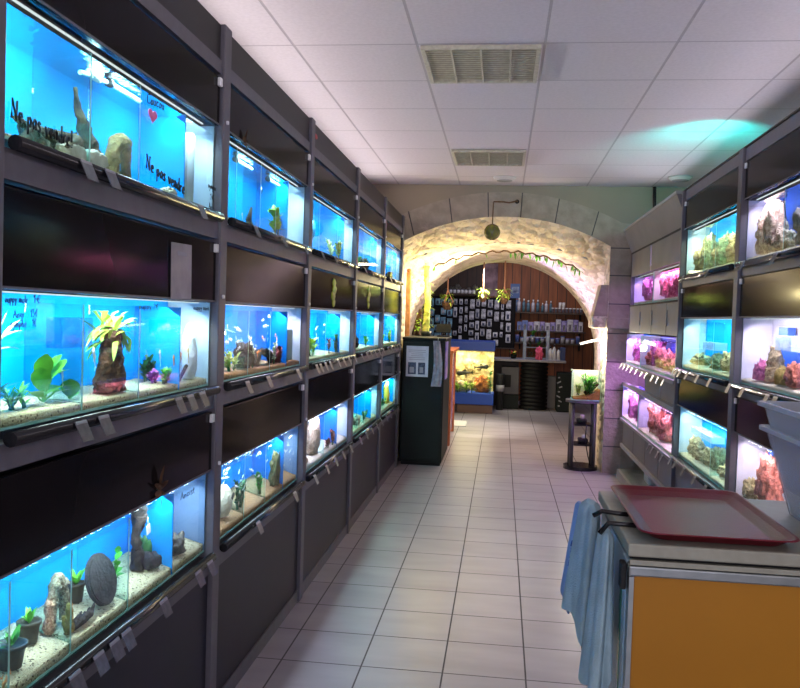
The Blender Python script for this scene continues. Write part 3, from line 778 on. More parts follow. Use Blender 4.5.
# price holders clipped over the rails
hold = MB()
hold.prism([(.0175, .004), (.020, .004), (.040, -.040), (.038, -.041)], 1, -.024, .024, 0)
hold.prism([(.0205, .004), (.0225, .0), (.0235, -.003), (.0213, -.003)], 1, -.024, .024, 1)
ho = hold.build('rail_price_holder', [M['holder'], M['holderlip']]); hm = ho.data; bpy.data.objects.remove(ho)
hs = {('a', 0): [1.726, 1.837, 2.418], ('b', 0): [1.725, 1.83, 2.282, 2.373, 2.471], ('c', 0): [1.62, 1.719, 1.828, 1.909, 1.973, 2.206, 2.472, 2.578],
      ('a', 1): [2.983, 3.372, 3.751], ('b', 1): [2.932, 3.201, 3.682], ('c', 1): [3.115, 3.687],
      ('a', 2): [4.12, 4.45, 4.80, 5.05], ('b', 2): [4.07, 4.16, 4.28, 4.40, 4.62, 4.78, 4.95, 5.15], ('c', 2): [4.10, 4.38, 4.62, 4.85, 5.10],
      ('a', 3): [5.45, 5.75, 6.05, 6.35], ('b', 3): [5.42, 5.62, 5.8, 6.0, 6.2, 6.42], ('c', 3): [5.45, 5.7, 5.95, 6.2, 6.45],
      ('a', 4): [6.72, 7.0, 7.3, 7.6], ('b', 4): [6.7, 6.9, 7.1, 7.3, 7.5], ('c', 4): [6.72, 6.95, 7.2, 7.5]}
for (k, i), ys in hs.items():
    for y in ys:
        o = bpy.data.objects.new('rail_price_holder', hm); COL.objects.link(o); o.location = (-.944, y, ROWZ[k][0] - .012 + .006)
        tag(o, f"clear grey price holder clipped on the rail below the {ROWN[k].replace(' row', '')} tank of the {BAY[i]}", 'price holder', f'price holders, {ROWN[k]}, {BAY[i]} of the dark rack')

# --- writing on the glass
def glasswrite(items, root_name):
    a = MB()
    for text, y, z, yw, size, r, dz in items:
        L = sum(GL.get(c, GL['o'])[0] + .08 for c in text); sq = yw / (L * size)
        U = Vector((0, 1, dz / max(yw, .01))); write(a, text, (XF + .003, y, z), U, (0, 0, 1), size, r, sq)
    return a
ROOT = {s['label']: o for s in spec.values() for o in MADE if o.get('label') == s['label']}
ta = ROOT[spec[('a', 0)]['label']]; tb = ROOT[spec[('b', 0)]['label']]; tc_ = ROOT[spec[('c', 0)]['label']]
def hand(items, mat, par):
    for text, y, z, yw, size, r, dz in items:
        L = sum(GL.get(c, GL['o'])[0] + .08 for c in text); x = 0
        for wd in text.split(' '):
            l = sum(GL.get(c, GL['o'])[0] + .08 for c in wd)
            if wd: glasswrite([(wd, y + yw * x / L, z + dz * x / L, yw * l / L, size, r, dz * l / L)], 0).build('handwriting', mat, par)
            x += l + GL[' '][0] + .08
hand([('Ne pas vendre!', 1.518, 1.798, .235, .038, .0024, -.012), ('Ne pas vendre', 2.133, 1.812, .275, .038, .0024, -.03), ('Coucou', 2.129, 1.986, .115, .028, .0016, .010),
      ('nymphe', 2.605, 1.835, .075, .02, .0010, 0), ('1\u20ac', 2.625, 1.80, .04, .02, .0010, 0), ('Angi', 2.615, 1.768, .05, .02, .0010, 0)], M['ink'], ta)
a = MB(); hp = []
for k in range(40):
    t = 2 * PI * k / 40; hp.append((2.168 + .0019 * 16 * math.sin(t) ** 3 * .95, 1.962 + .0013 * (13 * math.cos(t) - 5 * math.cos(2 * t) - 2 * math.cos(3 * t) - math.cos(4 * t))))
a.prism(hp, 0, XF + .0015, XF + .003); a.build('heart_drawing', M['heart'], ta)
hand([('Guppy male', 1.506, 1.436, .08, .016, .0010, 0), ('1\u20ac', 1.605, 1.437, .03, .017, .0010, 0), ('Angi . 15\u20ac', 1.535, 1.405, .09, .016, .0010, .004), ('nymphe . 1\u20ac', 1.525, 1.385, .095, .016, .0010, .004)], M['inkblue'], tb)
hand([('Guppy 2\u20ac', 2.106, 1.432, .13, .016, .0010, 0), ('Guppy nain', 2.50, 1.434, .14, .016, .0010, 0)], M['ink'], tb)
hand([('Ancist', 2.43, .842, .12, .022, .0011, .0)], M['ink'], tc_)

def PX(v, x=-1.03, x0=-1.06): return v * x / x0            # same sight line, other depth
def PZ(z, x=-1.03, x0=-1.06): return H + (z - H) * x / x0

# ---- top tank, nearest bay
g = GR[('a', 0)]
c = (-1.03, 1.735, g(-1.03, 1.735) - .001)
a = MB(); rr = random.Random(3)
for k in range(13):
    y_ = c[1] - .09 + .19 * rr.random(); x_ = c[0] + rr.uniform(-.03, .035); z_ = c[2] + .008 + .075 * rr.random() * (1 - abs(y_ - c[1]) / .13)
    dy = rr.uniform(.03, .07); dz = rr.uniform(-.03, .035); dx_ = rr.uniform(-.02, .02)
    a.otube([(x_ - dx_, y_ - dy, z_ - dz), (x_, y_, z_ + .006), (x_ + dx_, y_ + dy, z_ + dz)], [.004, rr.uniform(.010, .018), .004], 8, .4, 60, k, c[2], steps=4)
for v in range(len(a.v)):
    p = a.v[v]; a.v[v] = (p[0], p[1], max(p[2], c[2]))
cl(a, (c[0], c[1], c[2] + .005)); tag(a.build('driftwood_pile', M['slate'], origin=c), 'dark pile of splintered driftwood behind the words at the near end of the top tank', 'driftwood')
c = (-1.03, 1.98, g(-1.03, 1.98) + .006)
a = MB(); a.otube([(-1.03, 1.865, 1.955), (-1.032, 1.885, 1.91), (-1.03, 1.905, 1.87), (-1.028, 1.935, 1.83), (-1.028, 1.965, 1.80), (-1.025, 1.99, c[2] - .005)], [.004, .009, .015, .022, .024, .020], 12, .35, 45, 1, c[2])
a.otube([(-1.035, 1.915, 1.87), (-1.04, 1.93, 1.82), (-1.035, 1.935, c[2] - .01)], [.005, .011, .010], 9, .35, 45, 5, c[2])
tag(a.build('driftwood_branch', M['wood'], origin=c), 'brown driftwood branch leaning up against the clear divider in the top tank', 'driftwood')
rock('white_stone', 'rounded white stone between driftwood pile and leaning branch', 'stone', (-1.0, 1.81, g(-1.0, 1.81) + .004), (.028, .062, .022), M['whiterock'], 4, .15)
rock('white_stone', 'larger rounded white stone at the foot of the leaning branch', 'stone', (-.999, 1.905, g(-.999, 1.905) + .004), (.024, .058, .025), M['whiterock'], 5, .15)
rock('white_stone', 'small pale stone by the filter end of the top tank', 'stone', (-1.0, 2.36, g(-1.0, 2.36) + .004), (.02, .045, .016), M['whiterock'], 6, .3)
a = MB(); cz = g(-1.005, 2.05) + .004
a.otube([(-1.005, 2.012, cz - .01), (-1.005, 2.010, cz + .03), (-1.005, 2.022, cz + .066), (-1.005, 2.05, cz + .092), (-1.005, 2.078, cz + .07), (-1.005, 2.084, cz + .03), (-1.005, 2.086, cz - .01)], [.019, .018, .019, .024, .018, .016, .017], 14, .22, 40, 2, cz)
cl(a, (-1.005, 2.05, cz))
tag(a.build('ring_stone', M['tanrock'], origin=(-1.005, 2.05, cz)), 'tan stone arch with a hole through it in the top tank', 'stone')
def jetbar(y0, y1, z, lab, x=-1.02):
    t = thing('outlet_pipe', lab, 'pipe', (x, (y0 + y1) / 2, z))
    MB().tube([(x, y0, z), (x, y1, z)], .007, 8).build('pipe', M['clearpipe'], t)
    a = MB(); a.tube([(x, y0 - .012, z), (x, y0 + .004, z)], .012, 8); a.build('end_cap', M['rail'], t)
M['clearpipe'] = pm('clear_pipe', (214, 240, 246), .2, var=(90, (150, 215, 235)))
jetbar(2.02, 2.19, 2.008, 'clear bubbling outlet bar near the surface of the nearest top tank')
jetbar(3.03, 3.22, 2.008, 'clear outlet bar near the surface, nearer one in the second bay')
jetbar(3.46, 3.63, 2.008, 'clear outlet bar near the surface, farther one in the second bay')
a = MB(); a.blob((-1.02, 1.94, 1.990), (.014, .034, .016), 3, .5, 2.5, 3, flat=False)
a.tube([(-1.02, 1.87, 1.992), (-1.02, 1.93, 2.0), (-1.02, 2.0, 2.006)], .006, 8)
tag(a.build('bubble_fitting', M['clearpipe'], origin=(-1.02, 1.94, 1.978)), 'clear plastic fitting wrapped in bubbles at the first divider', 'fitting')
a = MB(); a.lathe([(.02, 0), (.022, .1), (.022, .215), (.018, .222)], (-1.02, 2.55, g(-1.02, 2.55) + .004), 14); a.lathe([(.012, 0), (.013, .20)], (-1.01, 2.49, g(-1.01, 2.49) + .004), 12)
tag(a.build('filter_tube', M['endwhite'], origin=(-1.02, 2.52, 1.77)), 'pale filter tubes in the end chamber of the nearest top tank', 'filter')

# ---- middle tank, nearest bay
g = GR[('b', 0)]
x = -1.03
x = -1.018
t = thing('plant_stump', 'brown rock-like stump crowned with long yellow-green leaves', 'plant', (x, 2.05, g(x, 2.05)))
a = MB(); zb = g(x, 2.05) + .004
a.lathe([(.040, 0)] + [(.042 - .020 * (k / 20) ** 1.2, .16 * k / 20) for k in range(1, 21)] + [(.012, .166), (.001, .168)], (x, 2.05, zb), 40, sy=1.6, sx=.75)
for v in range(len(a.v)):
    p = Vector(a.v[v]); k = .012 * noise.noise(p * 26) + .010 * noise.noise(p * 60) + .005 * noise.noise(p * 130); dd = Vector((p.x - x, p.y - 2.05, 0))
    if dd.length > 1e-4: p += dd.normalized() * k
    a.v[v] = tuple(p)
cl(a, (x, 2.05, zb)); a.v = [(v[0], v[1], max(v[2], zb)) for v in a.v]; a.build('stump', M['stump'], t)
a = MB(); rr = random.Random(11)
for k in range(46):
    an = rr.uniform(0, 2 * PI); e_ = rr.uniform(-.2, 1.1); a.leaf((x + rr.uniform(-.012, .012), 2.045 + rr.uniform(-.035, .035), zb + .150 + rr.uniform(-.02, .03)), (math.cos(an) * .30, math.sin(an) * 1.2, e_), rr.uniform(.06, .13), rr.uniform(.010, .017), rr.uniform(.6, 1.8))
cl(a, (x, 2.05, zb))
a.build('foliage', M['yelgreen'], t)
def broad(name, label, c, leaves, mat, group=None):
    t = thing(name, label, 'plant', c, group); s = MB(); l = MB()
    for (dy, dz, L, W, ang) in leaves:
        p = Vector((c[0] + .004, c[1] + dy, c[2] + dz)); s.tube([(c[0], c[1], c[2] + .002), (c[0], c[1] + dy * .6, c[2] + dz * .6), p], .0022, 5)
        l.leaf(p, (.18, math.cos(ang), math.sin(ang)), L, W, .5, fold=.25)
    cl(s, c); cl(l, c); s.build('stem', M['green'], t); l.build('foliage', mat, t); return t
broad('broadleaf_plant', 'bright green broad-leaved plant at the near end of the middle tank', (-1.03, 1.755, g(-1.03, 1.755) + .002), [(-.02, .03, .06, .045, 1.9), (.01, .05, .07, .05, .9), (.03, .06, .055, .042, .4), (-.03, .015, .05, .04, 2.6), (.0, .02, .05, .05, .5), (.02, .075, .045, .03, 1.0), (-.012, .055, .06, .046, 1.7), (.035, .02, .05, .035, .2)], M['green'])
broad('broadleaf_plant', 'single upright round green leaf beside the broad-leaved plant', (-1.03, 1.862, g(-1.03, 1.862) + .002), [(.0, .004, .05, .046, 1.9), (.008, .002, .03, .02, .6)], M['green'])
bush('fern', 'low feathery green fern at the near end of the middle tank', (-1.02, 1.64, g(-1.02, 1.64) + .002), .04, .09, M['bgreen'], 40, .035, .006, seed=4, dx=.2)
bush('fern', 'small dark fern with brown base hugging the post in the middle tank', (-1.03, 1.555, g(-1.03, 1.555) + .002), .06, .06, M['dgreen'], 26, .04, .010, seed=14, dx=.2)
broad('pale_plant', 'white-green long-leaved plant cut by the picture edge in the middle tank', (-1.0, 1.53, 1.345), [(.0, .01, .07, .014, .9), (.0, .015, .065, .014, .5), (.005, -.004, .05, .016, .2), (-.003, .02, .06, .012, 1.4)], M['whitegreen'])
bush('purple_plant', 'purple leafy plant behind the second divider of the middle tank', (-1.03, 2.345, g(-1.03, 2.345) + .002), .035, .07, M['purple'], 30, .03, .014, seed=6, dx=.25)
bush('bushy_plant', 'dark green bushy plant behind the bright green clump', (-1.06, 2.375, g(-1.06, 2.375) + .002), .075, .08, M['dgreen'], 50, .035, .008, seed=7, dx=.2)
bush('bushy_plant', 'bright green low clump in front of the filter chamber of the middle tank', (-1.0, 2.36, g(-1.0, 2.36) + .002), .03, .07, M['bgreen'], 46, .03, .008, seed=8, dx=.2)
a = MB(); a.lathe([(.026, 0), (.034, .03), (.034, .09), (.026, .13), (.014, .165), (.004, .18)], (-1.012, 2.575, g(-1.012, 2.575) + .003), 16, sx=.8)
tag(a.build('floss_bag', M['floss'], origin=(-1.012, 2.575, 1.2)), 'white filter floss bag in the end chamber of the middle tank', 'filter bag')
a = MB(); a.tube([(-1.0, 2.47, g(-1.0, 2.47) + .006), (-1.0, 2.53, g(-1.0, 2.47) + .05)], .006, 7)
tag(a.build('wood_stick', M['darkwood'], origin=(-1.0, 2.47, 1.2)), 'short black stick leaning in the middle tank filter chamber', 'stick')
a = MB(); a.box(-1.06, -1.058, 1.81, 1.955, 1.335, 1.405); a.box(-1.058, -1.02, 1.953, 1.955, 1.335, 1.405); a.box(-1.06, -1.02, 1.81, 1.955, 1.333, 1.335)
tag(a.build('breeding_box', glass('boxglass', (205, 228, 245), .12), origin=(-1.04, 1.88, 1.335)), 'clear breeding box hanging against the first divider', 'box')
f = fish
f(-1.02, 1.965, 1.306, .058, 'silver', 'white angelfish-like fish beside the plant stump', None, .2, -1.2)
f(-1.02, 1.815, 1.267, .04, 'silver', 'small silver fish above the broad-leaved plant', None, .3, -1.3)
f(-1.02, 2.37, 1.288, .05, 'silver', 'pale fish hovering above the purple plant', None, .2, -1.3)
for y, z in ((2.415, 1.272), (2.47, 1.28), (2.53, 1.29)): f(-.995, y, z, .05, 'orange' if y < 2.5 else 'yellow', 'small orange fish swimming upright before the filter chamber of the middle tank', 'orange fish in the nearest middle tank', .2, -1.25)

# ---- bottom tank, nearest bay
g = GR[('c', 0)]
def potted(label, c, r, h, potmat, ph, seed, mat):
    t = thing('potted_plant', label, 'potted plant', c)
    a = MB(); a.lathe([(r * .72, 0), (r * .95, h * .85), (r * 1.1, h * .86), (r * 1.1, h), (r * .9, h), (r * .85, h * .9), (.001, h * .88)], c, 18); a.build('pot', potmat, t)
    a = MB(); rr = random.Random(seed)
    for k in range(14):
        an = rr.uniform(0, 2 * PI); a.leaf((c[0], c[1], c[2] + h * .88), (math.cos(an) * .5, math.sin(an), rr.uniform(.5, 2)), ph * rr.uniform(.6, 1), ph * .25, .6)
    a.build('foliage', mat, t); return t
potted('dark green pot with a short sprout, nearest in the bottom tank', (-1.02, 1.625, g(-1.02, 1.625) + .003), .032, .052, M['pot'], .05, 1, M['green'])
potted('grey mesh pot with small green plant before the brown ring', (-1.045, 1.735, g(-1.045, 1.735) + .003), .025, .05, M['potgrey'], .045, 2, M['bgreen'])
potted('grey mesh pot with green tuft beside the black disc', (-1.068, 1.985, g(-1.068, 1.985) + .003), .022, .050, M['potgrey'], .05, 3, M['bgreen'])
a = MB(); zb = g(-1.03, 1.83) + .004
pts = [(-1.03, 1.80, zb + .014)] + [(-1.03, 1.83 - .036 * math.cos(PI * k / 12) * (1 - .25 * math.sin(PI * k / 12)), zb + .014 + .105 * math.sin(PI * k / 12)) for k in range(13)] + [(-1.03, 1.866, zb + .014)]
a.otube(pts, [.0125 + .003 * (k % 2) for k in range(len(pts))], 12, .2, 70, 3, zb, steps=4)
tag(a.build('bark_ring', M['bark'], origin=(-1.03, 1.83, zb)), 'pointed arch of ridged brown bark standing on the sand', 'ornament')
zb = g(-1.005, 1.83) + .003; a = MB(); a.otube([(-1.005, 1.837, zb - .01), (-1.005, 1.84, zb + .03), (-1.005, 1.834, zb + .068)], [.012, .011, .005], 10, .4, 60, 2, zb); a.otube([(-1.0, 1.822, zb - .01), (-1.0, 1.812, zb + .03), (-1.0, 1.80, zb + .05)], [.008, .007, .003], 9, .4, 60, 4, zb)
tag(a.build('driftwood_stub', M['yelwood'], origin=(-1.005, 1.83, .65)), 'yellowish upright driftwood stub at the second divider', 'driftwood')
a = MB(); zb = g(-1.015, 2.015) + .005
bm = bmesh.new(); bmesh.ops.create_cone(bm, cap_ends=True, segments=40, radius1=.068, radius2=.068, depth=.016)
bmesh.ops.bevel(bm, geom=[e for e in bm.edges if len(e.link_faces) == 2 and e.calc_face_angle() > 1], offset=.004, segments=2, affect='EDGES')
a.bm(bm, 0, False, Matrix.Translation((-1.015, 2.015, zb + .068)) @ Euler((0, PI / 2 - .30, 0)).to_matrix().to_4x4())
lowz = min(v[2] for v in a.v); a.v = [(v[0], v[1], v[2] - lowz + zb) for v in a.v]
tag(a.build('black_disc', M['darkrock'], origin=(-1.015, 2.015, zb)), 'flat black disc standing upright on the sand', 'disc')
broad('stem_plant', 'green stem plant leaning beside the black disc', (-1.045, 2.15, g(-1.045, 2.15) + .002), [(.0, .03, .03, .02, .6), (.01, .05, .03, .02, 2.2), (.0, .07, .03, .02, .8), (.01, .085, .025, .018, 1.8), (-.005, .015, .03, .02, 2.4), (.012, .02, .03, .02, .2)], M['bgreen'])
rr = random.Random(5); a = MB(); zb = g(-1.0, 1.90) + .004
for k in range(8):
    y_ = 1.895 + rr.uniform(-.04, .03); a.otube([(-1.0, y_ - .03, zb), (-1.0 + rr.uniform(-.01, .01), y_, zb + .014), (-1.0, y_ + .03, zb + rr.uniform(.0, .035))], [.003, .008, .002], 8, .4, 70, k, zb, steps=4)
a.v = [(v[0], v[1], max(v[2], zb)) for v in a.v]
tag(a.build('driftwood_twigs', M['darkwood'], origin=(-1.0, 1.895, zb)), 'low black twigs of wood lying on the sand', 'driftwood')
t = thing('driftwood_column', 'tall black driftwood column with white price tag rising to the surface', 'driftwood', (-1.04, 2.29, g(-1.04, 2.29)))
a = MB(); zb = g(-1.04, 2.29) + .003; a.otube([(-1.04, 2.28, zb - .01), (-1.04, 2.275, zb + .06), (-1.04, 2.285, zb + .12), (-1.04, 2.292, zb + .16), (-1.04, 2.275, zb + .19), (-1.04, 2.262, zb + .225)], [.016, .017, .014, .024, .016, .007], 12, .4, 40, 7, zb)
for v in range(len(a.v)):
    p = Vector(a.v[v]); a.v[v] = (p.x + .006 * noise.noise(p * 50), p.y + .012 * noise.noise(p * 44 + Vector((3, 0, 0))), p.z)
a.build('trunk', M['darkwood'], t); MB().obox((-1.01, 2.29, zb + .12), (.002, .024, .028), (.2, 0, 0)).build('tag', M['paper'], t)
rock('dark_stone', 'dark grey stone before the filter chamber of the bottom tank', 'stone', (-1.02, 2.33, g(-1.02, 2.33) + .004), (.03, .035, .032), M['darkrock'], 8, .4)
rock('mossy_stone', 'mossy green grey stone against the blue partition', 'stone', (-1.05, 2.385 - .035, g(-1.05, 2.36) + .004), (.022, .025, .05), M['dgreen'], 9, .4)
rock('grey_stone', 'mottled grey stone inside the filter chamber of the bottom tank', 'stone', (-1.01, 2.50, g(-1.01, 2.50) + .004), (.028, .05, .038), M['rock'], 10, .4)
f(-1.0, 1.545, .665, .05, 'orange', 'orange fish beside the dark green pot, upper of two', None, .1, -.3); f(-.995, 1.57, .652, .045, 'orange', 'orange fish beside the dark green pot, lower of two', None, .2, .3)
f(-.995, 1.83, .72, .03, 'orange', 'tiny orange fish above the yellowish driftwood stub', None, .1, -1.2)
f(-1.03, 2.33, .79, .05, 'silver', 'pale fish near the filter chamber in the bottom tank', None, .3, -1.2)
# dry leaf ornaments clipped on the hoods, stickers, tags
def leafstar(y, z, s, lab):
    a = MB(); rr = random.Random(int(y * 10))
    for an, L in ((1.45, 1.3), (2.4, .8), (.5, .9), (-1.5, 1.0), (-2.5, .5), (-.7, .5)): a.leaf((-.955, y, z), (.12, math.cos(an), math.sin(an)), s * L, s * .34, .2)
    tag(a.build('dry_leaf', M['brownleaf'], origin=(-.955, y, z)), lab, 'ornament')
leafstar(2.235, .915, .055, 'brown star-shaped dry leaf clipped to the hood above the bottom tank')
leafstar(2.93, 2.05, .04, 'brown dry leaf clipped to the hood of the second bay, top row')
def yel(y, z, lab):
    a = MB()
    for k, (dy, r) in enumerate(((0, .036), (.012, .046), (-.010, .042), (.004, .03))): a.blob((-.9605, y + dy * 1.5, z + .048 - k * .038 - .02), (.004, r * 1.3, .026), k, .3, 3, 2, flat=False)
    tag(a.build('sticker', M['yelsticker'], origin=(-.96, y, z)), lab, 'sticker')
yel(4.63, 1.562, 'yellow leafy sticker on the black hood panel of the middle bay'); yel(5.87, 1.57, 'yellow leafy sticker on the black hood panel of the fourth bay')
a = MB(); a.lathe([(.001, 0), (.012, 0), (.012, .002), (.001, .002)], (0, 0, 0), 16); a.v = [(-.9655 + v[2], 4.09 + v[1] * 3, 2.33 + v[0] * 1.1) for v in a.v]
tag(a.build('sticker', M['red'], origin=(-.965, 4.09, 2.33)), 'small red oval sticker on the dark top fascia', 'sticker')
t = thing('paper_tag', 'grey paper tag hanging over the black hood panel of the nearest bay', 'tag', (-.957, 2.37, 1.465))
MB().obox((-.957, 2.365, 1.548), (.002, .155, .165), (.03, 0, 0)).build('sheet', M['tagpaper'], t)
MB().obox((-.9555, 2.365, 1.60), (.001, .07, .012)).build('heading', M['print'], t)

# ---- second to farthest bays
g = GR[('a', 1)]; X2 = -1.01; k2 = X2 / -1.06
def P2(y): return y * k2
def Z2(z): return H + (z - H) * k2
bush('leafy_plant', 'green and yellow leafy plant in the top tank of the second bay', (X2, 3.56, g(X2, 3.56) + .002), .16, .10, M['yelgreen'], 34, .05, .02, seed=21, dx=.25)
a = MB(); a.tube([(X2, 3.19, g(X2, 3.19) + .006), (X2, 3.17, 1.80), (X2, 3.2, 1.85)], [.012, .012, .005], 7); tag(a.build('driftwood_stub', M['darkwood'], origin=(X2, 3.19, 1.77)), 'small black curved stub in the top tank of the second bay', 'driftwood')
f(X2, 3.09, 1.80, .04, 'yellow', 'small yellow fish at the floor of the second top tank', None, .2, -.8); f(X2, 3.33, 1.945, .04, 'silver', 'single white fish in the upper water of the second top tank', None, .2, .5)
g = GR[('b', 1)]
bush('bushy_plant', 'yellow-green plant at the near end of the deep blue second tank', (X2, 2.99, g(X2, 2.99) + .002), .075, .12, M['yelgreen'], 40, .04, .012, seed=22, dx=.25)
rock('dark_rock', 'dark reddish rock in the deep blue second tank', 'rock', (X2, 3.16, g(X2, 3.16) + .004), (.03, .08, .06), M['darkwood'], 22, .6, 2.5)
a = MB(); zb = g(X2, 3.40) + .003; a.otube([(X2, 3.30, zb - .01), (X2, 3.34, zb + .045), (X2, 3.38, zb + .058)], [.014, .016, .012], 10, .4, 40, 1, zb); a.otube([(X2, 3.435, zb + .05), (X2, 3.50, zb + .04), (X2, 3.53, zb - .01)], [.016, .015, .012], 10, .4, 40, 2, zb); a.otube([(X2, 3.37, zb + .055), (X2, 3.405, zb + .06), (X2, 3.44, zb + .05)], [.010, .012, .012], 10, .4, 40, 2, zb); tag(a.build('driftwood_arch', M['darkwood'], origin=(X2, 3.4, zb)), 'low dark driftwood arch on orange gravel', 'driftwood')
for j, (y, h, mt, lab) in enumerate(((3.22, .10, 'whitegreen', 'pale stem plant at the first divider of the second middle tank'), (3.54, .10, 'whitegreen', 'pale stem plant at the second divider of the second middle tank'), (3.63, .085, 'redplant', 'thin red plant before the filter of the second middle tank'))):
    bush('stem_plant', lab, (-.992, y, g(-.992, y) + .002), h, .05, M[mt], 20, .03, .010, seed=30 + j, dx=.15)
rock('dark_rock', 'dark rock with red growth by the filter of the second middle tank', 'rock', (X2, 3.655 - .04, g(X2, 3.62) + .004), (.02, .035, .045), M['redplant'], 24, .6, 2.5)
a = MB(); a.bbox(-1.06, -.99, 3.74, 3.84, g(X2, 3.8) + .004, 1.36, .006); tag(a.build('filter_box', pm('filterbox', (96, 130, 150), .4), origin=(-1.02, 3.79, 1.2)), 'grey filter box in the end chamber of the second middle tank', 'filter')
rr = random.Random(9)
for k in range(34):
    y = rr.uniform(2.80, 3.62); z = rr.uniform(1.25, 1.42)
    f(rr.uniform(-1.05, -1.0), y, z, rr.uniform(.03, .042), 'silver', 'tiny pale fish of the shoal in the deep blue second middle tank', 'shoal in the second middle tank', rr.uniform(-.4, .4) + (PI if rr.random() < .5 else 0), rr.uniform(-.6, .6))
for k in range(5): f(-1.0, rr.uniform(3.3, 3.6), rr.uniform(1.24, 1.34), .04, 'orange', 'tiny orange fish among the pale shoal in the second middle tank', 'orange fish in the second middle tank', rr.uniform(-.4, .4), rr.uniform(-.4, .4))
g = GR[('c', 1)]
t = thing('egg_ornament', 'white egg-shaped ornament with dark slot on brown sand', 'ornament', (-1.03, 2.99, g(-1.03, 2.99)))
a = MB(); zb = g(-1.03, 2.99) + .003; a.lathe([(.001, 0), (.03, .004), (.045, .03), (.05, .06), (.04, .095), (.02, .117), (.001, .122)], (-1.02, 2.97, zb), 22, sx=.7, sy=1.25); a.build('shell', M['whiterock'], t)
a = MB(); a.obox((-.9875, 2.99, zb + .075), (.006, .03, .010), (.5, 0, 0)); a.build('slot', M['darkgap'], t)
bush('leafy_plant', 'dark bushy plant behind the white egg ornament', (X2, 3.13, g(X2, 3.13) + .002), .11, .12, M['dgreen'], 44, .03, .012, seed=41, dx=.2)
bush('leafy_plant', 'light green plant in the middle of the bottom tank, second bay', (X2, 3.42, g(X2, 3.42) + .002), .10, .09, M['green'], 34, .035, .014, seed=42, dx=.2)
rock('algae_rock', 'olive algae-covered rock column in the bottom tank, second bay', 'rock', (-1.0, 3.62, g(-1.0, 3.62) + .004), (.022, .045, .09), pm('olive_rock', (74, 92, 56), .85, var=(40, (116, 110, 74)), bump=(60, .8)), 43, .5, 2.5)
for k in range(38):
    f(rr.uniform(-1.05, -.99), rr.uniform(2.8, 3.62), .86 - rr.random() ** 1.6 * .14, rr.uniform(.022, .034), 'silver', 'tiny white fish of the shoal near the surface of the second bottom tank', 'shoal in the second bottom tank', rr.uniform(-.4, .4) + (PI if rr.random() < .5 else 0), rr.uniform(-.7, .7))
for k in range(12): f(rr.uniform(-1.0, -.985), rr.uniform(3.70, 3.9), rr.uniform(.72, .85), rr.uniform(.02, .03), 'silver', 'tiny white fish behind the partition of the second bottom tank', 'fish behind the partition of the second bottom tank', rr.uniform(-.4, .4), rr.uniform(-.7, .7))
g = GR[('a', 2)]
a = MB(); a.lathe([(.001, 0), (.05, 0), (.05, .004), (.001, .004)], (0, 0, 0), 24); a.v = [(-1.05 + v[2], 4.42 + v[1] * 1.6, 1.90 + v[0]) for v in a.v]; tag(a.build('suction_disc', pm('paleblue', (40, 150, 215), .5), origin=(-1.05, 4.42, 1.9)), 'round pale blue disc stuck to the back of the top tank, middle bay', 'disc')
bush('pale_plant', 'white leafy plant in the top tank of the middle bay', (X2, 4.76, g(X2, 4.76) + .002), .09, .16, M['whitegreen'], 30, .05, .014, seed=51, dx=.2)
bush('leafy_plant', 'yellow-green plant by the partition of the top tank, middle bay', (-.995, 4.90, g(-.995, 4.90) + .002), .10, .10, M['yelgreen'], 26, .04, .014, seed=52, dx=.2)
g = GR[('b', 2)]
bush('bushy_plant', 'dense green plant at the near end of the middle tank, middle bay', (X2, 4.30, g(X2, 4.30) + .002), .09, .26, M['yelgreen'], 60, .05, .014, seed=53, dx=.2)
bush('leafy_plant', 'tall dark plant beside the partition of the middle tank, middle bay', (-.99, 4.88, g(-.99, 4.88) + .002), .11, .08, M['dgreen'], 30, .04, .012, seed=54, dx=.2)
bush('leafy_plant', 'thin reddish plant in the middle tank, middle bay', (-1.0, 4.72, g(-1.0, 4.72) + .002), .08, .07, M['redplant'], 20, .03, .012, seed=55, dx=.2)
for k in range(8): f(rr.uniform(-1.04, -1.0), rr.uniform(4.4, 4.85), rr.uniform(1.25, 1.40), .04, 'silver', 'tiny pale fish in the middle tank of the middle bay', 'fish in the middle bay middle tank', rr.uniform(-.4, .4), rr.uniform(-.5, .5))
g = GR[('c', 2)]
rock('beige_rock', 'tall beige porous rock in the bottom tank of the middle bay', 'rock', (-1.03, 4.50, g(-1.03, 4.50) + .004), (.034, .12, .145), pm('porous_beige', (206, 190, 168), .9, var=(60, (160, 142, 122)), bump=(70, 1)), 61, .22, 1.6)
bush('red_plant', 'dark red plant beside the tall beige rock', (-1.0, 4.76, g(-1.0, 4.76) + .002), .05, .16, M['redplant'], 34, .035, .014, seed=62, dx=.2)
bush('red_plant', 'upright brown-red plant near the partition, bottom row of the middle bay', (-.99, 4.87, g(-.99, 4.87) + .002), .10, .10, M['redplant'], 30, .035, .014, seed=63, dx=.2)
rock('brown_stone', 'small brown stone at the near corner of the beige rock tank', 'stone', (-1.0, 4.17, g(-1.0, 4.17) + .004), (.025, .05, .02), M['coralbrown'], 64)
for (k, i, y, s, mt, lab, seed) in (('a', 3, 5.95, .08, 'darkwood', 'small black upright ornament in the top tank of the fourth bay', 71), ('b', 3, 5.60, .085, 'darkwood', 'black bushy ornament in the middle tank of the fourth bay', 72), ('c', 3, 5.78, .06, 'coralbrown', 'small orange brown stone in the teal bottom tank', 73), ('a', 4, 7.28, .06, 'darkwood', 'small dark lump in the top tank of the farthest bay', 74)):
    g = GR[(k, i)]; rock('dark_ornament', lab, 'ornament', (X2, y, g(X2, y) + .004), (.03, s * .8, s * .55), M[mt], seed, .6, 2.6)
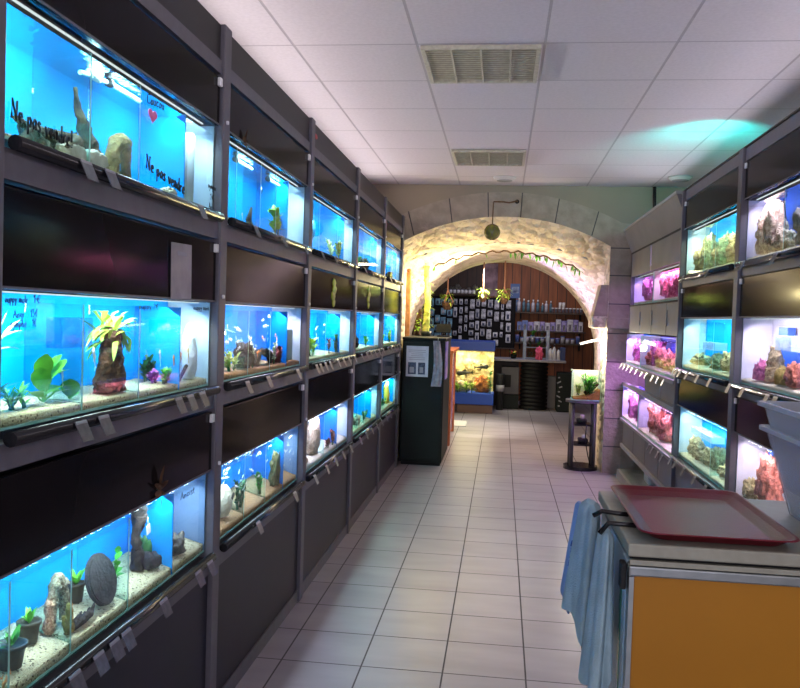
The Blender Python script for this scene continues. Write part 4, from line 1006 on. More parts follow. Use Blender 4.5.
for (k, i, y, h, mt, lab, seed) in (('b', 3, 6.1, .06, 'bgreen', 'small green plant by the partition of the fourth middle tank', 81), ('a', 3, 5.66, .06, 'green', 'small green plant at the near end of the fourth top tank', 82), ('b', 4, 7.40, .13, 'yelgreen', 'yellow-green plant at the far end of the farthest middle tank', 83), ('b', 4, 6.95, .09, 'green', 'green plant near the post in the farthest middle tank', 84), ('c', 4, 7.1, .05, 'dgreen', 'low dark plant in the farthest bottom tank', 85), ('c', 3, 6.12, .05, 'dgreen', 'low dark plant in the teal bottom tank of the fourth bay', 86)):
    g = GR[(k, i)]; bush('leafy_plant', lab, (X2, y, g(X2, y) + .002), h, .14, M[mt], 26, .045, .016, seed=seed, dx=.2)
g = GR[('c', 4)]; a = MB(); zb = g(X2, 7.35) + .003
a.tube([(X2, 7.30, zb), (X2, 7.33, zb + .08), (X2, 7.28, zb + .15), (X2, 7.36, zb + .19)], [.02, .03, .025, .012], 8); a.tube([(X2, 7.42, zb), (X2, 7.40, zb + .10)], [.02, .012], 8)
tag(a.build('coral_ornament', M['fish_yellow'], origin=(X2, 7.35, zb)), 'yellow branching ornament in the farthest bottom tank', 'ornament')
# ------------------------------------------------------------------ near right rack
XQ = XR
RY = [2.86, 4.16, 5.45]
rrk = thing('aquarium_rack', 'dark grey rack of reef aquariums behind the yellow counter', 'rack', (1.35, 4.15, 0))
for i, y in enumerate(RY):
    w = .035 if i < 2 else .018
    a = MB(); a.bbox(XQ - .018, XQ + .5, y - w, y + w, 0, 2.292, .004); a.build('post', M['frame'], rrk)
for z0, z1 in ((0, .06), (.535, .59), (1.105, 1.155), (1.675, 1.73), (2.228, 2.29)):
    for i in range(2): MB().box(XQ - .004, XQ + .03, RY[i] + .036, RY[i + 1] - .036, z0, z1).build('beam', M['frame'], rrk)
RROW = {'a': (1.742, 2.04), 'b': (1.165, 1.478), 'c': (.602, .925)}
for i in range(2):
    ya, yb = RY[i] + .036, RY[i + 1] - .036
    MB().box(XQ + .002, XQ + .02, ya, yb, .061, .534).build('lower_panel', M['greypanel'], rrk)
    for k, (z0, z1) in (('a', (2.042, 2.222)), ('b', (1.480, 1.672)), ('c', (.927, 1.100))):
        a = MB(); a.bbox(XQ - .004, XQ + .018, ya + .004, yb - .004, z0, z1, .003); hp = a.build('hood_panel', M['black'], rrk)
        a = MB(); a.bbox(XQ - .014, XQ - .005, yb - .035, yb - .014, z1 - .032, z1 - .006, .002); a.build('latch', M['white'], hp)
        a = MB(); a.box(XQ - .0065, XQ - .0042, ya + .004, yb - .004, z0 + .0005, z0 + .006); a.build('edge_strip', M['frame'], hp)
        a = MB(); a.tube([(XQ - .022, ya + .02, RROW[k][0] - .012), (XQ - .022, yb - .02, RROW[k][0] - .012)], .0155, 12); a.build('price_rail', M['rail'], rrk)
MB().box(XQ + .50, XQ + .52, RY[0], RY[2], 0, 2.29).build('back_board', M['black2'], rrk)
MB().box(XQ - .01, XQ + .5, RY[0] - .04, RY[2] + .018, 2.2925, 2.30).build('top_board', M['fascia'], rrk)
XG = XQ + .009; DR = .15
M['blue3'] = pm('reef_blue_back', (14, 84, 190), .55, var=(5, (10, 76, 182)))
M['lilacend'] = pm('lilac_white_end', (214, 212, 226), .5, var=(9, (196, 192, 212)))
rs = {('a', 1): ('top reef tank of the farther bay, packed with beige rock', (4.70, 4.95), 'blue', 'endwhite', (236, 250, 220), 3.4, 'gravel'),
      ('b', 1): ('middle reef tank of the farther bay with white floating box and blue partitions', (4.66, 4.98), 'blue', 'endwhite', (232, 250, 240), 3.2, 'gravel'),
      ('c', 1): ('bottom reef tank of the farther bay with pale rubble and clear tray', (4.62,), 'blue', 'endwhite', (232, 250, 246), 3.0, 'gravel'),
      ('a', 0): ('top reef tank behind the near post, deep blue with brown live rock', (3.60,), 'blue3', 'lilacend', (226, 214, 255), 3.6, 'gravel3'),
      ('b', 0): ('middle reef tank behind the near post with rock tower and blue partition shapes', (), 'lilacend', 'lilacend', (240, 222, 240), 3.4, 'gravel3'),
      ('c', 0): ('bottom reef tank behind the near post with tall pink coral rock beside the tubs', (), 'lilacend', 'lilacend', (240, 218, 230), 3.2, 'gravel3')}
RG = {}
for (k, i), (lab, dv, bl, en, lc, lp, gm) in rs.items():
    z0, z1 = RROW[k]; y0, y1 = RY[i] + .04, RY[i + 1] - .04
    aquarium(XG, 1, y0, y1, z0, z1, DR, lab, dv, None, blue=bl, end=en, lampP=lp, lampC=lc)
    RG[(k, i)] = gravel(XG, 1, y0 + .007, y1 - .007, z0, DR - .006, M[gm], f"{'pale sand' if gm == 'gravel' else 'white coral sand'} bed of the {ROWN[k].replace(' row', '')} reef tank, {'farther' if i else 'nearer'} bay of the right rack".replace(' right', ' counter-side'), h=.014, amp=.004, seed=60 + i * 3 + ord(k), slope=.12, divs=dv)
rr = random.Random(31)
def reefrow(k, i, ys, lab, grp, mat, hmin, hmax, x=None, wy=.10, ridge=.55):
    for j, y in enumerate(ys):
        xx = (XG + .075) if x is None else x
        h = rr.uniform(hmin, hmax)
        rock('live_rock', lab, 'rock', (xx + rr.uniform(-.012, .012), y, RG[(k, i)](xx, y) + .006), (.045, wy * rr.uniform(.75, 1.05), h), mat, 100 + j + i * 17 + ord(k), .5, 2.2, 4, ridge, grp)
reefrow('a', 1, [5.25, 5.09], 'beige live rock heaped in the far end of the top reef tank, farther bay', 'rock heap, top reef tank, far end', M['coralbeige'], .09, .15, None, .075)
reefrow('a', 1, [4.87, 4.78, 4.55, 4.38, 4.27], 'beige live rock on the floor of the top reef tank, farther bay', 'rocks, top reef tank, farther bay', M['coralbeige'], .06, .13, None, .05)
reefrow('b', 1, [5.26, 5.12, 4.86, 4.75, 4.52, 4.38], 'low yellowish rock on the sand of the middle reef tank, farther bay', 'rocks, middle reef tank, farther bay', M['coralbeige'], .03, .06, None, .05)
reefrow('c', 1, [5.28, 5.15, 5.02, 4.88, 4.75, 4.50, 4.40, 4.28], 'pale yellow rubble stone on the floor of the bottom reef tank, farther bay', 'rubble, bottom reef tank, farther bay', M['coralbeige'], .03, .075, None, .05)
def shape(name, lab, cat, x0, x1, y0, y1, z0, z1, mat, bev=.003):
    a = MB(); a.bbox(x0, x1, y0, y1, z0, z1, bev); tag(a.build(name, mat, origin=((x0 + x1) / 2, (y0 + y1) / 2, z0)), lab, cat)
shape('floating_box', 'white clear floating box in the middle reef tank, farther bay', 'box', XG + .02, XG + .09, 4.69, 4.95, 1.30, 1.345, M['clear'])
shape('partition_block', 'tall blue partition at the near end of the middle reef tank, farther bay', 'partition', XG + .10, XG + .135, 4.24, 4.44, 1.20, 1.42, M['blue2'])
shape('clear_tray', 'clear tray hanging across the bottom reef tank, farther bay', 'tray', XG + .02, XG + .09, 4.66, 5.15, .79, .825, M['clear'])
# nearer bay
g = RG[('a', 0)]
for j, (y, w, h) in enumerate(((3.98, .07, .12), (3.87, .06, .15))):
    rock('coral_rock', ('knobbly brown coral rock at the far end of the top deep blue tank', 'taller pale brown coral rock beside it in the top deep blue tank')[j], 'rock', (XG + .06, y, g(XG + .06, y) + .006), (.045, w, h), M['coralbrown'], 131 + j, .5, 3, 4, .4)
rock('coral_rock', 'low brown rock in the middle of the top deep blue tank', 'rock', (XG + .05, 3.715, g(XG + .05, 3.715) + .006), (.04, .075, .05), M['coralbrown'], 134, .5, 3, 3, .4)
rock('coral_rock', 'greenish rock past the divider of the top deep blue tank', 'rock', (XG + .06, 3.47, g(XG + .06, 3.47) + .006), (.04, .09, .11), M['rock'], 135, .5, 3, 3, .4)
g = RG[('b', 0)]
a = MB(); zb = g(XG + .06, 3.8) + .006; c0 = (XG + .06, 3.80, zb)
a.lathe([(.036 - .020 * (k / 20) ** 1.5, .155 * k / 20) for k in range(21)] + [(.008, .163), (.001, .165)], c0, 36, sy=1.9)
for v in range(len(a.v)):
    p = Vector(a.v[v]); dd = Vector((p.x - c0[0], p.y - c0[1], 0)); kk = .012 * noise.noise(p * 55) + .008 * noise.noise(p * 110)
    if dd.length > 1e-4: p += dd.normalized() * kk
    a.v[v] = (min(max(p.x, 1.156), 1.268), p.y, max(p.z, zb))
tag(a.build('rock_tower', pm('mottled_rock', (122, 100, 80), .85, var=(60, (206, 184, 150)), bump=(70, 1)), origin=c0), 'tall mottled rock tower in the middle tank behind the near post', 'rock')
rock('coral_rock', 'small mauve rock left of the mottled tower', 'rock', (XG + .04, 3.93, g(XG + .04, 3.93) + .006), (.03, .05, .05), M['coralmauve'], 137, .5, 3, 3, .4)
rock('brain_coral', 'round yellowish brain coral in front of the tower', 'coral', (XG + .04, 3.64, g(XG + .04, 3.64) + .006), (.03, .05, .05), pm('brain_coral', (176, 150, 84), .8, bump=(120, 1)), 138, .12, 3, 3)
rock('coral_rock', 'pinkish rock nearest the viewer in the middle reef tank', 'rock', (XG + .04, 3.50, g(XG + .04, 3.50) + .006), (.03, .06, .06), M['coralpink'], 139, .5, 3, 3, .4)
a = MB(); a.prism([(3.42, 1.20), (3.50, 1.20), (4.00, 1.20), (4.00, 1.37), (3.93, 1.345), (3.72, 1.33), (3.66, 1.29), (3.56, 1.28), (3.52, 1.34), (3.42, 1.35)], 0, XG + .125, XG + .138)
tag(a.build('partition_block', M['blue3'], origin=(XG + .13, 3.7, 1.20)), 'wavy-topped blue partition behind the mottled rock tower', 'partition')
shape('floating_box', 'white floating box above the wavy blue partition', 'box', XG + .03, XG + .09, 3.52, 3.72, 1.34, 1.405, M['clear'])
shape('blue_pump', 'blue pump box at the surface behind the rock tower', 'pump', XG + .10, XG + .135, 3.78, 3.90, 1.372, 1.44, M['blue3'])
g = RG[('c', 0)]
rock('coral_rock', 'tall pink coral rock seen beside the clear plastic tubs', 'rock', (XG + .06, 3.80, g(XG + .06, 3.80) + .006), (.05, .10, .15), M['coralpink'], 141, .25, 3.5, 4, .6)
rock('coral_rock', 'pale rubble rock at the foot of the tall pink coral rock', 'rock', (XG + .04, 4.0, g(XG + .04, 4.0) + .006), (.03, .07, .055), M['coralbeige'], 142, .5, 3, 3, .4)
shape('blue_clip', 'small blue clip above the tall pink coral rock', 'clip', XG + .09, XG + .12, 3.86, 3.93, .845, .905, M['blue3'])
def holders(x, ys, z, lab, grp):
    for y in ys:
        o = bpy.data.objects.new('rail_price_holder', hm); COL.objects.link(o); o.location = (x, y, z); o.rotation_euler = (0, 0, PI); tag(o, lab, 'price holder', grp)
for k, i, ys in (('b', 1, [5.36, 5.27, 5.18, 4.98, 4.72, 4.45]), ('c', 1, [5.34, 5.2, 4.97, 4.7, 4.45, 4.25]), ('b', 0, [4.08, 3.86, 3.52, 3.42]), ('a', 1, [5.2, 4.6]), ('a', 0, [3.95, 3.5])):
    holders(XQ - .022, ys, RROW[k][0] - .006, f"price holder on the rail under the {ROWN[k].replace(' row', '')} reef tank of the {'farther' if i else 'nearer'} counter-side bay", f"price holders, {ROWN[k]} reef tank, {'farther' if i else 'nearer'} bay")

# ------------------------------------------------------------------ grey rack with purple light
GX = 1.16
gk = thing('aquarium_rack', 'pale grey rack of purple-lit coral tanks beside the arch pier', 'rack', (1.4, 6.6, 0))
def slab(poly, name, mat, par, y0, y1):
    a = MB(); a.prism(poly, 1, y0, y1); return a.build(name, mat, par)
G0, G1 = 5.475, 7.74
slab([(GX, 2.085), (GX + .03, 2.085), (GX - .045, 2.280), (GX - .075, 2.280)], 'canopy', M['greypanel'], gk, G0, G1 + .02)
slab([(GX - .079, 2.281), (GX - .04, 2.281), (GX - .04, 2.30), (GX - .079, 2.30)], 'canopy_trim', M['greytrim'], gk, G0, G1 + .03)
MB().box(GX + .02, GX + .5, G0, G1, 2.301, 2.315).build('top_board', M['greytrim'], gk)
for (ya, yb) in ((G0, 6.72), (6.78, G1)):
    MB().box(GX, GX + .02, ya, yb, 1.862, 2.070).build('hood_panel', M['greypanel'], gk)
MB().box(GX + .001, GX + .018, 6.722, 6.778, 1.862, 1.90).build('filler_strip', M['greytrim'], gk)
MB().box(GX + .021, GX + .03, 6.70, 6.80, 1.90, 2.07).build('light_strip', emit('violet_strip', (232, 206, 255), 3.0), gk)
MB().box(GX - .004, GX + .02, G0, G1, 2.071, 2.084).build('edge_trim', M['darkgap'], gk)
for j, (ya, yb) in enumerate(((G0, 6.03), (6.04, 6.62), (6.63, 7.17), (7.18, G1))):
    d_ = MB(); d_.bbox(GX, GX + .02, ya, yb, 1.362, 1.594, .003); dr = d_.build('door_panel', M['greypanel'], gk)
    MB().box(GX - .008, GX - .0005, yb - .03, yb - .015, 1.43, 1.54).build('handle', M['greytrim'], dr)
MB().box(GX - .006, GX + .03, G0, G1, 1.596, 1.606).build('shelf_edge', M['darkgap'], gk)
MB().box(GX - .05, GX + .45, G0, G1 + .02, 1.052, 1.078).build('shelf', M['greytrim'], gk)
for (ya, yb) in ((G0, 6.13), (6.14, 6.80)):
    MB().bbox(GX, GX + .02, ya, yb, .895, 1.05, .003).build('door_panel', M['greypanel'], gk)
MB().box(GX - .02, GX + .02, G0, 7.9, .862, .892).build('beam', M['greytrim'], gk)
for j, (ya, yb) in enumerate(((G0, 6.0), (6.01, 6.55), (6.56, 7.12), (7.13, 7.72))):
    MB().bbox(GX - .02, GX, ya, yb, .335, .535, .003).build('door_panel', M['greypanel'], gk)
MB().box(GX - .03, GX + .4, G0, 7.88, .538, .560).build('shelf', M['greytrim'], gk)
MB().box(GX - .03, GX, G0, 7.8, .295, .330).build('beam', M['greytrim'], gk)
MB().box(GX - .05, GX + .4, G0, 7.8, .0, .085).build('plinth', M['greytrim'], gk)
MB().box(GX + .38, GX + .40, G0, 7.8, .086, .295).build('back_board', M['black2'], gk)
MB().box(GX + .3, GX + .34, G0, G0 + .03, .56, 2.34).build('upright', M['frame'], gk)
MB().box(GX + .0, GX + .05, G1 - .03, G1, 1.08, 2.08).build('upright', M['frame'], gk)
MB().box(GX - .028, GX - .022, 6.4, 7.75, .09, .29).build('glass_door', M['glass'], gk)
shape('white_bucket', 'white container on the open bottom shelf of the grey rack', 'container', GX + .10, GX + .24, 7.05, 7.25, .088, .25, M['white'], .02)
M['violet_blue'] = pm('violet_blue_back', (62, 66, 178), .55, var=(4, (50, 54, 160)))
V = (226, 170, 255)
ft = [('A', GX + .022, 5.50, 6.73, 1.612, 1.86, 'upper coral tank nearer the dark rack, full of bright pink coral', 'violet_blue', (255, 190, 235), 3.2),
      ('B', GX + .022, 6.77, 7.70, 1.612, 1.86, 'upper coral tank nearer the arch, dim with mauve coral', 'violet_blue', V, 1.4),
      ('C', GX - .03, 5.50, 6.88, 1.082, 1.345, 'middle coral tank nearer the dark rack with a pink rubble floor', 'violet_blue', V, 2.8),
      ('D', GX - .03, 6.92, 7.68, 1.082, 1.345, 'middle coral tank nearer the arch, glowing blue', 'blue2', V, 2.8),
      ('E', GX - .02, 5.50, 6.95, .564, .858, 'lower coral tank nearer the dark rack with pink reef stack', 'violet_blue', (245, 190, 250), 3.4),
      ('F', GX - .02, 6.99, 7.86, .564, .858, 'lower coral tank nearest the arch pier, glowing violet', 'violet_blue', V, 4.0)]
FG = {}
for nm, x, y0, y1, z0, z1, lab, bl, lc, lp in ft:
    aquarium(x, 1, y0, y1, z0, z1, .16, lab, (), None, blue=bl, end='lilacend', lampP=lp, lampC=lc)
    FG[nm] = (x, gravel(x, 1, y0 + .007, y1 - .007, z0, .154, M['gravel3'], 'white coral sand bed in the ' + lab.split(',')[0].split(' with')[0], h=.012, amp=.004, seed=90 + ord(nm), slope=.1))
def coral(nm, lab, specs, mat, grp):
    x, g = FG[nm]
    for j, (y, w, h) in enumerate(specs):
        rock('coral', lab, 'coral', (x + .075, y, g(x + .075, y) + .006), (.05, w, h), mat, 200 + ord(nm) * 5 + j, .5, 2.6, 3, .5, grp)
coral('A', 'bright pink branching coral filling the upper tank nearer the dark rack', [(6.5, .12, .14), (6.27, .11, .17), (6.05, .11, .16), (5.83, .11, .17), (5.62, .09, .15)], M['pinkcoral'], 'pink corals in the upper coral tank')
coral('B', 'mauve coral in the dim upper tank nearer the arch', [(7.32, .10, .13), (7.05, .09, .09)], M['coralmauve'], 'mauve corals in the dim upper tank')
coral('C', 'tall reddish coral column in the middle coral tank', [(6.52, .07, .19)], M['coralmauve'], None)
coral('C', 'pink rubble coral on the floor of the middle coral tank', [(6.74, .08, .07), (6.34, .09, .08), (6.15, .09, .06), (5.97, .08, .08), (5.79, .08, .06), (5.62, .08, .07)], M['coralpink'], 'pink rubble in the middle coral tank')
coral('D', 'dark violet coral in the middle tank nearer the arch', [(7.42, .09, .12), (7.12, .08, .06)], M['coralmauve'], 'corals in the glowing blue middle tank')
coral('E', 'pink reef stack in the lower coral tank nearer the dark rack', [(6.55, .12, .20), (6.32, .11, .17), (6.10, .11, .10)], M['coralpink'], 'reef stack in the lower coral tank')
coral('F', 'violet coral column in the lower tank nearest the arch pier', [(7.62, .08, .19), (7.30, .10, .17)], M['coralmauve'], 'coral columns in the lower tank by the pier')
x, g = FG['C']; MB_ = MB(); MB_.tube([(x + .03, 6.45, 1.285), (x + .03, 6.86, 1.30)], .009, 8); tag(MB_.build('tank_light_bar', emit('bar_light', (245, 240, 255), 5), origin=(x + .03, 6.6, 1.285)), 'white light bar across the middle coral tank', 'lamp')
holders(GX - .052, [7.6, 7.4, 7.2, 7.0, 6.75, 6.5, 6.3, 6.05, 5.85, 5.65], 1.070, 'price holder on the shelf edge below the middle coral tanks', 'price holders, middle shelf of the grey rack')
holders(GX - .032, [6.2, 6.05, 5.85, 5.7], .552, 'price holder below the lower coral tank of the grey rack', 'price holders, lower shelf of the grey rack')
# added violet spots for pier and floor, cyan lamp on the rack top
spot('pier_violet_fill_low', (1.19, 7.45, 1.03), (1.14, 8.0, .85), 16, (196, 130, 255), 110, .8, .06)
spot('pier_violet_fill_high', (1.06, 7.5, 1.9), (1.12, 8.0, 1.35), 4, (200, 140, 255), 90, .9, .06)
t = thing('uplight', 'small lamp on top of the reef rack throwing cyan light on the ceiling', 'lamp', (1.32, 5.2, 2.301))
a = MB(); a.lathe([(.04, 0), (.045, .05), (.038, .06), (.001, .055)], (1.32, 5.2, 2.301), 16); a.build('housing', M['rail'], t)
spot('uplight_beam', (1.32, 5.25, 2.37), (1.33, 6.05, 2.80), 44, (0, 255, 240), 88, 1.0)
TANKS += [(-.812, -.104, 12.61, 13.0, .301, .95), (.712, .968, 8.094, 8.31, .688, .95)]
# ------------------------------------------------------------------ black cabinet by the arch and things near it
M['cabblack'] = pm('cabinet_black', (13, 22, 20), .55, spec=.25, var=(3, (20, 30, 28)))
cb = thing('tall_cabinet', 'tall black cabinet with a printed notice at the end of the dark rack', 'cabinet', (-.745, 8.3, 0))
MB().bbox(-.945, -.535, 7.90, 8.80, .03, 1.215, .006).build('body', M['cabblack'], cb)
MB().bbox(-.948, -.525, 7.885, 8.81, 1.216, 1.242, .006).build('top', M['cabblack'], cb)
MB().bbox(-.935, -.55, 7.888, 7.899, .06, 1.19, .003).build('front_panel', M['cabblack'], cb)
MB().box(-.93, -.55, 7.92, 8.78, .0, .029).build('plinth', M['darkgap'], cb)
t = thing('notice', 'white printed notice with two dark pictures stuck on the black cabinet', 'notice', (-.795, 7.884, .86))
MB().box(-.905, -.690, 7.8835, 7.8865, .862, 1.158).build('sheet', M['paper'], t)
a = MB(); rr = random.Random(2)
for k in range(6):
    w_ = rr.uniform(.11, .17); a.box(-.80 - w_ / 2, -.80 + w_ / 2, 7.8825, 7.8833, 1.115 - k * .018, 1.121 - k * .018)
a.build('text_lines', M['print'], t)
for x0, w_ in ((-.885, .078), (-.787, .068)):
    p_ = MB().box(x0, x0 + w_, 7.8822, 7.8832, .885, 1.0).build('picture', M['printdark'], t)
    MB().box(x0 + .015, x0 + w_ - .018, 7.8812, 7.882, .90, .955).build('device', M['print'], p_)
t = thing('hanging_sleeve', 'grey plastic sleeve hanging at the corner of the black cabinet', 'bag', (-.60, 7.872, .77))
a = MB(); rows = []
for j in range(11):
    z = 1.215 - .44 * j / 10; w0 = .055 + .03 * (j / 10)
    for i in range(9):
        u = i / 8; rows.append((-.625 + .018 * math.sin(j * .3) + (u - .35) * w0 * 1.2, 7.868 + .008 * math.sin(u * 14 + j * .25), z))
a.add(rows, [(j * 9 + i, (j + 1) * 9 + i, (j + 1) * 9 + i + 1, j * 9 + i + 1) for j in range(10) for i in range(8)], 0, True)
a.build('sleeve', pm('grey_film', (168, 162, 166), .3, var=(20, (128, 122, 130))), t)
MB().tube([(-.60, 7.872, 1.215), (-.60, 7.876, 1.245)], .004, 6).build('hook', M['alu'], t)
a = MB(); a.box(-.533, -.525, 7.95, 8.25, .84, 1.205); tag(a.build('violet_reflection', pm('violet_reflection_paint', (84, 66, 190), .35, var=(9, (190, 170, 230))), origin=(-.529, 8.1, .84)), 'violet reflection painted as a narrow sheet on the aisle side of the black cabinet', 'reflection')  # thin sheet coloured like the violet reflection on the cabinet side
t = thing('card_terminal', 'small black monitor standing on the black cabinet', 'monitor', (-.60, 8.5, 1.243))
MB().bbox(-.66, -.53, 8.45, 8.58, 1.243, 1.258, .004).build('base', M['rail'], t)
MB().tube([(-.595, 8.52, 1.258), (-.595, 8.52, 1.30)], .012, 8).build('stand', M['rail'], t)
MB().obox((-.595, 8.50, 1.33), (.15, .02, .09), (-.25, 0, 0)).build('screen', M['darkgap'], t)
M['pine'] = pm('orange_pine', (176, 104, 62), .45, var=(12, (150, 84, 48)))
rl = thing('wooden_gate', 'orange wood and glass gate standing behind the black cabinet', 'gate', (-.58, 9.7, 0))
MB().bbox(-.635, -.535, 9.20, 9.28, 0, 1.04, .006).build('post', M['pine'], rl)
MB().bbox(-.605, -.560, 10.40, 10.47, 0, 1.04, .006).build('post', M['pine'], rl)
MB().bbox(-.645, -.525, 9.19, 10.48, 1.041, 1.075, .006).build('rail', M['pine'], rl)
MB().box(-.59, -.58, 9.285, 10.395, .06, 1.03).build('panel', pm('glass_painted_reflection', (150, 128, 190), .2), rl)  # violet reflection put into the pane's own colour
a = MB(); a.bbox(-.998, -.951, 8.47, 8.53, 0, 1.90, .006); a.lathe([(.012, 0), (.025, .012), (.022, .03), (.001, .042)], (-.974, 8.5, 1.90), 12)
tag(a.build('wooden_pole', pm('pale_pine', (240, 176, 112), .5, var=(14, (190, 124, 72))), origin=(-.967, 8.5, 0)), 'pale orange wooden post with rounded top at the near corner of the vault', 'post')
# lit trunk with leaves
t = thing('potted_tree', 'slim yellow-lit trunk plant standing on the black cabinet', 'plant', (-.79, 8.62, 1.243))
a = MB(); a.lathe([(.05, 0), (.06, .05), (.001, .045)], (-.79, 8.62, 1.243), 18); a.build('pot', M['pot'], t)
a = MB(); a.otube([(-.79 + .008 * math.sin(z * 9), 8.62, z) for z in [1.28 + .1 * k for k in range(8)]], [.036 - .0012 * k for k in range(8)], 12, .22, 30, 3)
a.build('trunk', pm('yellow_trunk', (214, 214, 110), .6, var=(16, (166, 186, 70)), bump=(40, .6)), t)
a = MB(); rr = random.Random(6)
for k in range(90):
    z = rr.uniform(1.32, 1.90); an = rr.uniform(0, 2 * PI); a.leaf((-.79, 8.62, z), (math.cos(an), math.sin(an) * .6, rr.uniform(-.3, .7)), rr.uniform(.04, .10), rr.uniform(.012, .020), 1.0)
a.v = [(max(v[0], -.835), v[1], min(v[2], 1.97)) for v in a.v]
a.build('foliage', M['yelgreen'], t)
t = thing('bark_plant', 'dark brown bark slab with yellow leaves beside the lit trunk', 'plant', (-.88, 8.72, 1.243))
a = MB(); a.otube([(-.88, 8.72, 1.240), (-.885, 8.72, 1.36), (-.87, 8.72, 1.46), (-.865, 8.72, 1.53)], [.04, .042, .03, .012], 12, .35, 25, 4, 1.243); a.build('slab', M['stump'], t)
a = MB()
for k in range(30):
    z = rr.uniform(1.28, 1.5); an = rr.uniform(0, 2 * PI); a.leaf((-.88 + rr.uniform(-.03, .02), 8.69, z), (math.cos(an) * .5, -abs(math.sin(an)), rr.uniform(-.4, .6)), rr.uniform(.03, .06), .020, .9)
a.v = [(min(v[0], -.838), v[1], max(v[2], 1.25)) for v in a.v]
a.build('foliage', M['yelgreen'], t)
# ------------------------------------------------------------------ hanging things under the arch
t = thing('hanging_float', 'yellow-green glass float in a net hanging below the arch crown', 'float', (-.121, 7.86, 2.26))
a = MB(); a.lathe([(.072 * math.sin(PI * k / 14) + .0005, -.072 * math.cos(PI * k / 14)) for k in range(15)], (-.121, 7.86, 2.265), 22)
a.build('glass_ball', pm('olive_glass', (150, 146, 52), .12, coat=.5, var=(10, (96, 100, 30))), t)
a = MB()
for k in range(8):
    for s_ in (1, -1):
        pts = []
        for q in range(13):
            th = PI * (.04 + .92 * q / 12); ph = 2 * PI * k / 8 + s_ * 1.3 * q / 12
            pts.append((-.121 + .0745 * math.sin(th) * math.cos(ph), 7.86 + .0745 * math.sin(th) * math.sin(ph), 2.265 + .0745 * math.cos(th)))
        a.tube(pts, .0022, 4)
M['rope'] = pm('brown_rope', (82, 62, 40), .9, var=(60, (110, 84, 54)))
a.build('net', M['rope'], t)
a = MB(); a.tube([(-.121, 7.86, 2.335), (-.12, 7.86, 2.43), (-.118, 7.86, 2.545)], .006, 6); a.build('rope', M['rope'], t)
t = thing('hook_arm', 'bent dark branch arm on the arch wall holding the glass float', 'hook', (.0, 7.93, 2.55))
a = MB(); a.tube([(.105, 7.998, 2.575), (.10, 7.93, 2.572), (.03, 7.90, 2.55), (-.03, 7.885, 2.556), (-.118, 7.86, 2.552)], [.009, .009, .007, .008, .006], 7); a.build('arm', M['rope'], t)
a = MB(); a.lathe([(.001, 0), (.02, 0), (.02, .01), (.001, .01)], (0, 0, 0), 12); a.v = [(.105 + v[0], 7.999 - v[2], 2.575 + v[1]) for v in a.v]; a.build('wall_plate', M['darkgap'], t)
def basket(lab, x, y, ztop, zpot, w, potmat, lab2=None):
    t = thing('hanging_basket', lab, 'hanging plant', (x, y, zpot))
    a = MB(); a.lathe([(w * .55, 0), (w * .95, w * .9), (w * 1.02, w * 1.3), (w * .9, w * 1.3), (.001, w * 1.15)], (x, y, zpot), 16); a.build('pot', potmat, t)
    a = MB()
    for k in range(3):
        an = 2 * PI * k / 3; a.tube([(x + w * math.cos(an), y + w * math.sin(an), zpot + w * 1.25), (x, y, zpot + w * 3.4), (x, y, ztop)], .008, 5)
    a.build('rope', pm('pink_rope', (176, 128, 104), .9), t)
    a = MB(); rr = random.Random(int(abs(x) * 100) + 1)
    for k in range(44):
        an = rr.uniform(0, 2 * PI); a.leaf((x + w * .5 * math.cos(an), y + w * .5 * math.sin(an), zpot + w * 1.25 + rr.uniform(0, .1)), (math.cos(an), math.sin(an), rr.uniform(-.3, 1.3)), rr.uniform(.05, .115), .020, 1.6)
    a.build('foliage', M['yelgreen'], t)
basket('round brown hanging pot with trailing leaves, nearest the lit trunk', -.705, 10.6, 2.10, 1.545, .075, M['wood'])
basket('hanging rope planter before the lilac panel, first of the pair', -.25, 10.6, 2.18, 1.66, .05, M['wood'])
basket('hanging rope planter with brown pot, second of the pair', .02, 10.6, 2.19, 1.64, .06, M['wood'])
t = thing('garland', 'leafy vine garland strung across the vault just behind the arch', 'garland', (0, 8.62, 2.1))
a = MB(); pts = []
for k in range(41):
    u = k / 40; x = -.72 + 1.50 * u; pts.append((x, 8.66 + .015 * math.sin(k), 2.150 - .17 * (2 * u - 1) ** 2 + .012 * math.sin(k * 1.7)))
a.tube(pts, .009, 6); a.build('vine', M['rope'], t)
a = MB(); rr = random.Random(8)
for k in range(90):
    p = pts[rr.choice(list(range(0, 8)) + list(range(26, 41)) + list(range(41)))]; an = rr.uniform(0, 2 * PI)
    a.leaf(p, (math.cos(an), math.sin(an) * .3, rr.uniform(-1.4, -.1)), rr.uniform(.04, .09), rr.uniform(.016, .03), .8)
a.build('foliage', M['green'], t)
